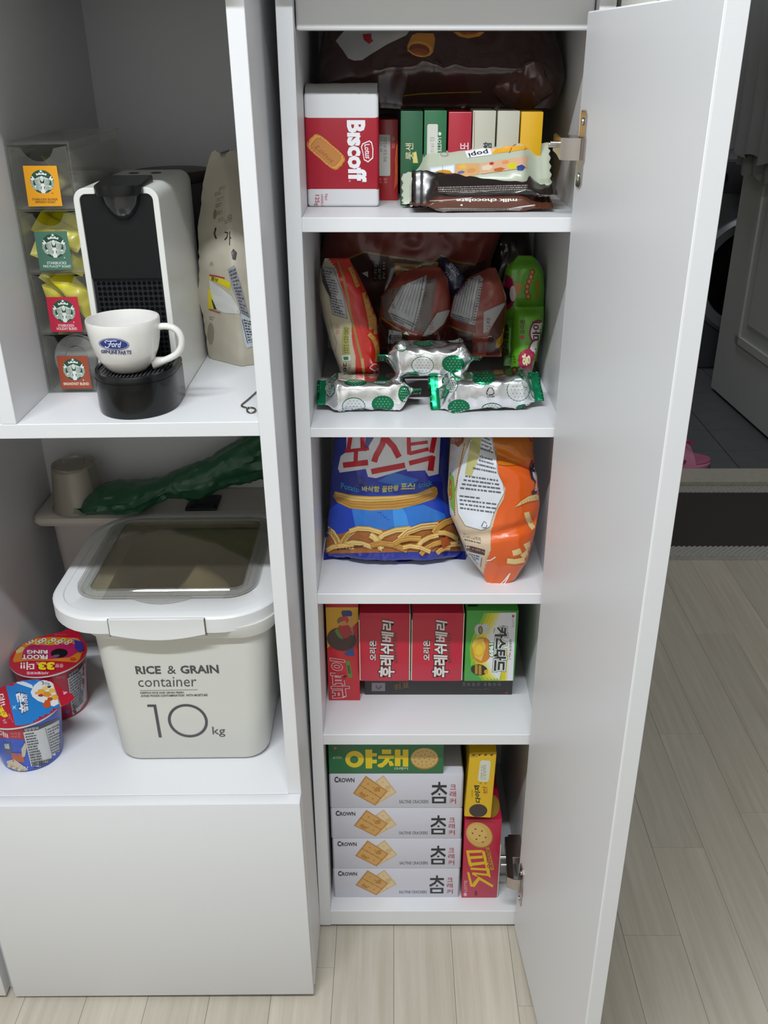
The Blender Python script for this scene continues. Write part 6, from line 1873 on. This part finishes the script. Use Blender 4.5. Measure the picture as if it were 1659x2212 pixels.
fl1 = [rr3(-0.386, -0.142, -0.054, 0.203, 0.045, 0.5755, 8), rr3(-0.402, -0.1365, -0.060, 0.208, 0.060, 0.588, 8), rr3(-0.402, -0.1365, -0.060, 0.208, 0.060, 0.5935, 8), rr3(-0.372, -0.152, -0.042, 0.192, 0.030, 0.5935, 8)]
ri = [bodyring(t, z, 0.0028) for t, z in ((0.95, 0.575), (0.5, 0.48), (0.02, ZL + 0.006))]
rbody = obj('tub', MB().loft(ro + fl1 + ri), M_rc, rc, smooth=35)
# lid ring with opening
LXa, LXb, LYa, LYb = -0.430, -0.1335, -0.0630, 0.231
WXa, WXb, WYa, WYb = -0.3985, -0.1700, -0.0150, 0.210
def LR(g, z, r, dy=0): return rr3(LXa + g, LXb - g, LYa + g, LYb - g, r - g, z, 10)
def WR(g, z, r): return rr3(WXa + g, WXb - g, WYa + g, WYb - g, max(r - g, 0.004), z, 10)
lidm = MB().loft([LR(0.0025, 0.5880, 0.078), LR(0.0, 0.5895, 0.078), LR(0.0, 0.6085, 0.078), LR(0.0018, 0.6110, 0.078), LR(0.0045, 0.6120, 0.078), LR(0.014, 0.6125, 0.075), LR(0.0155, 0.6110, 0.075), WR(-0.003, 0.6115, 0.036), WR(0.0, 0.6095, 0.036), WR(0.0, 0.5960, 0.036), LR(0.010, 0.5960, 0.075)], cap0=False, cap1=False)
lido = obj('lid', lidm, M_rl, rc, smooth=35)
M_win = clear_mat('smoky_clear_plastic', 'ece8dc', alpha=0.98, haze=0.1)
M_winr = clear_mat('clear_rim_plastic', 'f4f4f2', alpha=0.88, haze=0.4)
obj('window_rim', MB().loft([WR(-0.0030, 0.6128, 0.038), WR(-0.0030, 0.6150, 0.038), WR(-0.0012, 0.6156, 0.038), WR(0.0012, 0.6150, 0.036), WR(0.0035, 0.6142, 0.034), WR(0.0055, 0.6150, 0.033), WR(0.0105, 0.6150, 0.032), WR(0.0125, 0.6170, 0.030), WR(0.0145, 0.6170, 0.029), WR(0.0160, 0.6155, 0.028), WR(0.0160, 0.6125, 0.028), WR(-0.0030, 0.6118, 0.038)], cap0=False, cap1=False), M_winr, lido, smooth=35)
obj('window', MB().loft([WR(0.0155, 0.6130, 0.028), WR(0.0155, 0.6150, 0.028)]), M_win, lido)
tabp = [(-0.0385, 0)] + [(-0.0385 + 0.077 * k / 14, -0.0145 * math.sin(math.pi * k / 14) ** 0.8) for k in range(1, 14)] + [(0.0385, 0)]
obj('window_tab', MB().prism([(-0.284 + x, -0.0172 + y) for x, y in tabp], lambda a_, b_, d_: Vector((a_, b_, d_)), 0.6128, 0.6142), M_winr, lido)
# front latch of the lid
lt = MB()
def latch(u, v, o=0.0):
    x = -0.3400 + 0.1165 * u
    yb = -0.0636 - 0.0022
    dpz = 0.0215 + 0.0080 * math.sin(math.pi * u)
    z = 0.6108 - dpz * v
    return Vector((x, yb + 0.0006 * math.sin(v * 3) + o, z))
lt.grid(lambda u, v: latch(u, v), 30, 8).grid(lambda u, v: latch(u, v, 0.0030), 30, 8, flip=True)
lt.box(-0.3400, -0.2235, -0.0655, -0.0600, 0.6075, 0.6112, 0.0008)
obj('latch', lt, M_rl, lido, smooth=40)
obj('latch_slot', MB().box(-0.3415, -0.3402, -0.0640, -0.0600, 0.586, 0.6105).box(-0.2233, -0.2220, -0.0640, -0.0600, 0.586, 0.6105), mat('slot_dark', '6a655c', 0.8), lido)
a = Art('card'); a.rect(290, 1335.5, 381, 1338, 'c2c2bf'); stamp('lid_line', a, lido, rc, left=True, face='top')  # flat grey line drawn on the lid top
# rice and scoop
M_rice = mat('brown_rice', 'a08560', 0.9, var=0.35, vscale=500, bump=0.9, bscale=700)
def ricef(u, v):
    hx_, hy_, rr_ = 0.106, 0.113, 0.030
    x, y = (2 * u - 1) * hx_, (2 * v - 1) * hy_
    ex, ey = abs(x) - (hx_ - rr_), abs(y) - (hy_ - rr_)
    if ex > 0 and ey > 0:
        d_ = math.hypot(ex, ey)
        if d_ > rr_:
            x = math.copysign(hx_ - rr_ + ex / d_ * rr_, x); y = math.copysign(hy_ - rr_ + ey / d_ * rr_, y)
    x, y = -0.2635 + x, 0.0735 + y
    return Vector((x, y, 0.540 + 0.010 * noise.noise(Vector((x * 14, y * 14, 0))) - 0.016 * math.exp(-((x + 0.275) ** 2 + (y - 0.06) ** 2) / 0.0018)))
obj('rice', MB().grid(ricef, 40, 40), M_rice, rc, smooth=60, kind='stuff')
scoop = MB().lathe([(0.0, 0.0), (0.022, 0.0), (0.024, 0.002), (0.030, 0.055), (0.0312, 0.055), (0.029, 0.054), (0.0225, 0.004), (0.0, 0.0035)], (0, 0, 0), 36)
sc_ = obj('measuring_cup', scoop, thin_plastic('cup_milky', 'd8d0c0', 0.4), None, smooth=50)
sc_.scale = (1.12, 1.12, 1.0)
sc_.rotation_euler = (math.radians(-14), math.radians(-52), math.radians(10))
sc_.location = (-0.232, 0.072, 0.553)
ORG[sc_.name] = Vector(sc_.location)
tag(sc_, 'milky measuring cup lying on the rice inside the container', 'measuring cup', left=True)
a = Art('card')
tk = '46444a'
a.text('RICE', (291, 1439), (346.5, 1438.5), (348, 1456), (294.5, 1456.5), tk, bold=0.03)
a.text('&', (361, 1438.5), (378, 1438), (381, 1455.5), (362, 1456), tk, bold=0.0)
a.text('GRAIN', (388, 1438), (471, 1436), (473.5, 1454.5), (391, 1455.5), tk, bold=0.03)
a.text('container', (297, 1464), (424, 1461.5), (424.5, 1483), (299, 1484), tk, bold=-0.004)
a.line([(302, 1492), (427, 1490)], 1.1, '8a8884')
a.text('KEEPING RICE AND GRAIN FRESH,', (303, 1495), (398, 1494), (398, 1498.5), (303, 1499.5), tk, bold=0.02)
a.text('AVOID FOODS CONTAMINATION  WITH MOISTURE', (304, 1501), (448, 1499), (448, 1504), (304, 1506), tk, bold=0.02)
a.poly([(318, 1522), (337, 1522), (349.5, 1593), (343, 1593), (331.5, 1527), (318.5, 1527)], tk)
cxo, cyo = 405.8, 1557
n_ = 48
outp = [(cxo + 43 * math.cos(2 * math.pi * k / n_) + 4.5 * math.sin(2 * math.pi * k / n_), cyo + 36 * math.sin(2 * math.pi * k / n_)) for k in range(n_)]
inp = [(cxo + 37 * math.cos(2 * math.pi * k / n_) + 4.0 * math.sin(2 * math.pi * k / n_), cyo + 31 * math.sin(2 * math.pi * k / n_)) for k in range(n_)]
a.items.append((outp + inp, [[k, (k + 1) % n_, n_ + (k + 1) % n_, n_ + k] for k in range(n_)], ink(tk, 'card')))
a.text('kg', (458, 1570), (486, 1570), (487, 1592), (460, 1592), tk, bold=0.0)
stamp('capacity_print', a, rbody, rc, left=True, cell=40)

# cereal cups
M_cp = mat('cup_paper_gloss', 'd4d2d0', 0.35, coat=0.3)
M_lr = mat('lid_red', 'b3122e', 0.28, coat=0.5)
def cereal(lab, c, rb, rt, h, tabang, sidec):
    g = thing('cereal_cup', lab, 'cereal cup', (c[0], c[1], ZL), 'cereal cups beside the rice container', left=True)
    cc = Vector((c[0], c[1], ZL + 0.0006))
    b = obj('cup_wall', MB().lathe([(0.0, 0.002), (rb - 0.003, 0.002), (rb - 0.0015, 0.0), (rb, 0.0008), (rt, h)], cc, 56), sidec, g, smooth=50)
    obj('rolled_rim', MB().lathe([(rt - 0.001, h - 0.0022), (rt + 0.0016, h - 0.002), (rt + 0.0022, h), (rt, h + 0.0012)], cc, 56), M_cp, g, smooth=50)
    outl = []
    for k in range(72):
        t = 2 * math.pi * k / 72
        d_ = (t - tabang + math.pi) % (2 * math.pi) - math.pi
        r = rt + 0.0022 + 0.016 * math.exp(-(d_ / 0.27) ** 2)
        outl.append((r * math.cos(t), r * math.sin(t)))
    rings_ = [[Vector((cc.x + x * g_, cc.y + y * g_, cc.z + h + z_)) for x, y in outl] for z_, g_ in ((0.0011, 0.995), (0.0013, 1.0), (0.0020, 1.0), (0.0021, 0.985), (0.0017, 0.93), (0.0016, 0.5), (0.0016, 0.02))]
    ld = obj('foil_lid', MB().loft(rings_), M_lr, g, smooth=40)
    return g, b, ld
c1 = at(47, 1521, Z=0.452, left=True)
g_, b_, l_ = cereal('front cereal cup with blue picture on its red lid, at the left edge', (c1.x, c1.y), 0.0395, 0.0500, 0.082, math.radians(8), mat('cup_blue', '2a4fb8', 0.35, coat=0.3))
a = Art('card')
a.poly([(13, 1482), (30, 1472), (62, 1466), (104, 1466), (116, 1480), (126, 1505), (131, 1527), (112, 1546), (80, 1560), (48, 1567), (33, 1567), (24, 1530)], '1f78c0')
a.poly([(62, 1466), (85, 1465), (96, 1467), (70, 1472)], '3c2a9a')
a.poly([(30, 1474), (52, 1472), (70, 1480), (72, 1488), (54, 1482)], 'd0d8e4')
a.poly([(84, 1472), (100, 1468), (112, 1472), (119, 1490), (127, 1520), (116, 1526), (98, 1520), (82, 1514), (70, 1505), (66, 1495), (74, 1480)], 'd9d9da')
for (x, y, rx, ry, c) in ((90, 1494, 9, 6, 'd9a03a'), (102, 1500, 9, 6, 'c98a2c'), (88, 1502, 6, 3, 'a83020'), (112, 1492, 7, 5, 'dcb050'), (118, 1506, 8, 6, 'd9a03a'), (108, 1510, 6, 4, 'b04020'), (98, 1486, 7, 4, 'e0be6a'), (106, 1482, 4, 4, '2a2a2a'), (79, 1497, 4, 3, 'd9a03a')):
    a.ell(x, y, rx, ry, c, n=16, wav=0.1, wn=5)
a.ell(104, 1477, 9, 5, 'd8dadc', n=18); a.h('30g', 90, 1473, 108, 1481, '3a3c44')
a.poly([(98, 1512), (108, 1512), (110, 1526), (100, 1530), (92, 1524)], 'c0501c')
a.line([(112, 1467), (120, 1495), (132, 1527)], 1.6, 'c99a3a')
a.text('콘푸', (52, 1496), (54, 1540), (44, 1542), (33, 1497), 'e2e4ea', bold=0.04, out='1a2440', outw=0.07)
a.text('라이트', (59, 1500), (62, 1536), (53, 1538), (49, 1500), 'e2e4ea', bold=0.03, out='1a2440', outw=0.06)
a.poly([(27, 1524), (31, 1526), (35, 1522), (33, 1528), (36, 1533), (31, 1530), (27, 1534), (28, 1529)], '7ac4f0')
a.text('33%', (10, 1534), (6, 1549), (-4, 1545), (0, 1530), 'e0c818', bold=0.04)
a.text('33', (2, 1523), (19, 1548), (8, 1551), (-6, 1530), 'e0c818', bold=0.05)
a.text('더!!', (8, 1498), (13, 1522), (2, 1526), (-6, 1500), 'e8dcdc', bold=0.03)
a.text('중량', (10, 1552), (16, 1562), (9, 1564), (5, 1556), 'dcb8bc'); a.text('시리얼', (141, 1480), (146, 1496), (138, 1501), (132, 1483), 'e2c8cc', bold=0.02)
a.micro((20, 1540), (30, 1560), (24, 1562), (16, 1546), 2, 'c06a78', dens=3)
stamp('lid_print', a, l_, g_, left=True, cell=6)
a = Art('card')
a.poly([(-2, 1560), (48, 1572), (53, 1598), (-2, 1594)], 'a8182c')
a.text('더', (-2, 1576), (8, 1580), (10, 1592), (-2, 1590), 'e4d4d6', bold=0.03); a.line([(11, 1583), (13, 1593)], 2, 'e4d4d6'); a.line([(15, 1585), (17, 1594)], 2, 'e4d4d6')
a.h('시리얼', 22, 1582, 44, 1588, 'cc8a92'); a.h('바로컵', 24, 1589, 44, 1594, 'cc8a92')
a.poly([(48, 1572), (82, 1568), (128, 1550), (136, 1543), (136, 1551), (110, 1566), (80, 1578), (50, 1582)], '3a3c44')
a.text('영양정보', (52, 1575), (83, 1569), (84, 1575), (53, 1581), 'b8bac0', bold=0.02)
a.poly([(50, 1582), (82, 1577), (112, 1564), (137, 1550), (144, 1612), (143, 1640), (120, 1658), (90, 1668), (71, 1671)], 'c4c6c8')
for k in range(13):
    y = 1587 + 5.6 * k
    xl = 54 + k * 1.25
    a.micro((xl, y - 2), (xl + 24, y - 6), (xl + 24, y - 2.4), (xl, y + 1.6), 1, '3a3a3e', fill=0.85, dens=7, seed=k)
    if k < 10: a.micro((xl + 48, y - 12), (xl + 74, y - 24), (xl + 74, y - 20), (xl + 48, y - 8.5), 1, '55555a', fill=0.8, dens=6, seed=k + 40)
a.line([(98, 1572), (118, 1650)], 1, '6a6a6e')
a.ell(75, 1652, 4.5, 3.6, '5a5a60', n=14); a.ell(77, 1662, 4.5, 3.6, '5a5a60', n=14)
for k in range(4): a.micro((84, 1646 + 6 * k), (132, 1632 + 6 * k), (132, 1635.5 + 6 * k), (84, 1650 + 6 * k), 1, '3c3c42', fill=0.9, dens=12, seed=70 + k)
a.poly([(5, 1604), (22, 1604), (26, 1618), (24, 1632), (10, 1626)], '4a4c66'); a.poly([(9, 1607), (19, 1607), (21, 1618), (11, 1617)], 'a8b4c4')
a.poly([(24, 1626), (50, 1628), (53, 1646), (28, 1646)], 'b0542c'); a.text('1급', (30, 1626), (40, 1622), (42, 1632), (32, 1634), '4a58b8')
a.poly([(46, 1618), (54, 1604), (58, 1612), (54, 1634), (48, 1636)], 'b8b49c')
a.poly([(14, 1644), (30, 1640), (56, 1658), (66, 1672), (40, 1676), (22, 1670)], 'c2b49a')
for k in range(8): a.ell(20 + 5.5 * k, 1655 + 2 * k, 4.5, 3, ('d0bc8c', 'a08c6c')[k % 2], n=10)
a.h('바삭', 40, 1655, 61, 1664, 'e0dcd4'); a.micro((34, 1666), (60, 1668), (60, 1673), (34, 1671), 1, '6a5c4c', dens=10)
a.poly([(70, 1672), (92, 1669), (120, 1659), (143, 1641), (143, 1645), (120, 1663), (92, 1673), (70, 1676)], '2c3fae')
stamp('side_print', a, b_, g_, left=True, cell=8)

c2_ = at(105, 1414, Z=0.458, left=True)
g_, b_, l_ = cereal('rear cereal cup with fruit ring lettering on its red lid', (c2_.x, c2_.y), 0.0420, 0.0510, 0.086, math.radians(75), mat('cup_red', 'a8142e', 0.35, coat=0.3))
a = Art('card')
a.poly([(28, 1425), (34, 1410), (50, 1392), (62, 1383), (84, 1378), (110, 1376), (168, 1378), (180, 1392), (180, 1402), (172, 1424), (165, 1431), (110, 1427), (60, 1427), (30, 1431)], 'cf7a1c')
a.poly([(52, 1400), (68, 1392), (110, 1394), (150, 1388), (168, 1394), (170, 1408), (150, 1420), (108, 1424), (46, 1423)], 'b01c58')
rn = random.Random(11)
for k in range(16): a.ell(60 + 7 * k, 1389 - (k % 3) * 3.5, 5.5, 3.8, rn.choice(['d0b8a8', 'b8c060', 'd08aa8', 'd9c070', 'c9d0d0']), n=14); a.ell(60 + 7 * k, 1389 - (k % 3) * 3.5, 2, 1.4, '8a2c40', n=8)
a.poly([(160, 1382), (178, 1386), (181, 1402), (172, 1410), (162, 1400)], '33308c')
a.up('FROOT', 47, 1414, 103, 1424, 'e4dcd0', bold=0.04, out='7a1040', outw=0.07); a.up('RING', 58, 1404, 103, 1412, 'e4dcd0', bold=0.04, out='7a1040', outw=0.07)
a.up('후르트링', 60, 1394, 87, 1399, '6a2c34', bold=0.01)
a.ell(128, 1411, 18.5, 10, '120c12', rot=-4, n=30); a.ell(121, 1417, 8, 3, '5a5660', rot=-10, n=16)
a.poly([(34, 1406), (46, 1396), (54, 1400), (48, 1408), (36, 1412)], 'd0b870'); a.ell(158, 1424, 7, 4, 'c0402c', n=16)
a.up('33', 82, 1430, 118, 1447, 'e0c818', bold=0.06, out='8a0c20', outw=0.09); a.up('%', 78, 1430, 85, 1436, 'e4d4d6'); a.up('더!!', 44, 1430, 74, 1447, 'e8e0e0', bold=0.03)
a.up('중량', 119, 1434, 137, 1442, 'd8a8b0', bold=0.02); a.up('시리얼바로컵', 58, 1451, 105, 1457, 'd8c8cc', bold=0.03); a.up('시리얼', 118, 1369, 147, 1373, 'c05a6a')
stamp('lid_print', a, l_, g_, left=True, cell=6)
a = Art('card')
a.poly([(145, 1457), (168, 1444), (184, 1424), (184, 1431), (168, 1453), (146, 1466)], '30303a')
a.text('영양정보', (148, 1458), (169, 1442), (170, 1448), (149, 1463), 'a8a8b0', bold=0.02)
a.poly([(146, 1466), (168, 1453), (184, 1431), (187, 1470), (187, 1512), (172, 1534), (157, 1545)], 'b4b4b8')
for k in range(12): a.micro((149 + 0.8 * k, 1468 + 6 * k), (180, 1446 + 6 * k), (180, 1450 + 6 * k), (149 + 0.8 * k, 1472 + 6 * k), 1, '55555c', fill=0.9, dens=7, seed=k)
a.ell(161, 1527, 3.6, 4, '4a4a50', n=12); a.ell(162, 1537, 3.6, 4, '4a4a50', n=12)
a.ell(146, 1518, 4, 5, '4a58a8', n=12); a.ell(145, 1537, 4, 5, '4a58a8', n=12); a.h('시리얼', 121, 1460, 140, 1466, 'c07a88')
stamp('side_print', a, b_, g_, left=True, cell=8)
# ================================================================== lean the left cabinet and what stands in it
bpy.context.view_layer.update()
for o in LEFT:
    o.matrix_world = TILT @ o.matrix_world
bpy.context.view_layer.update()
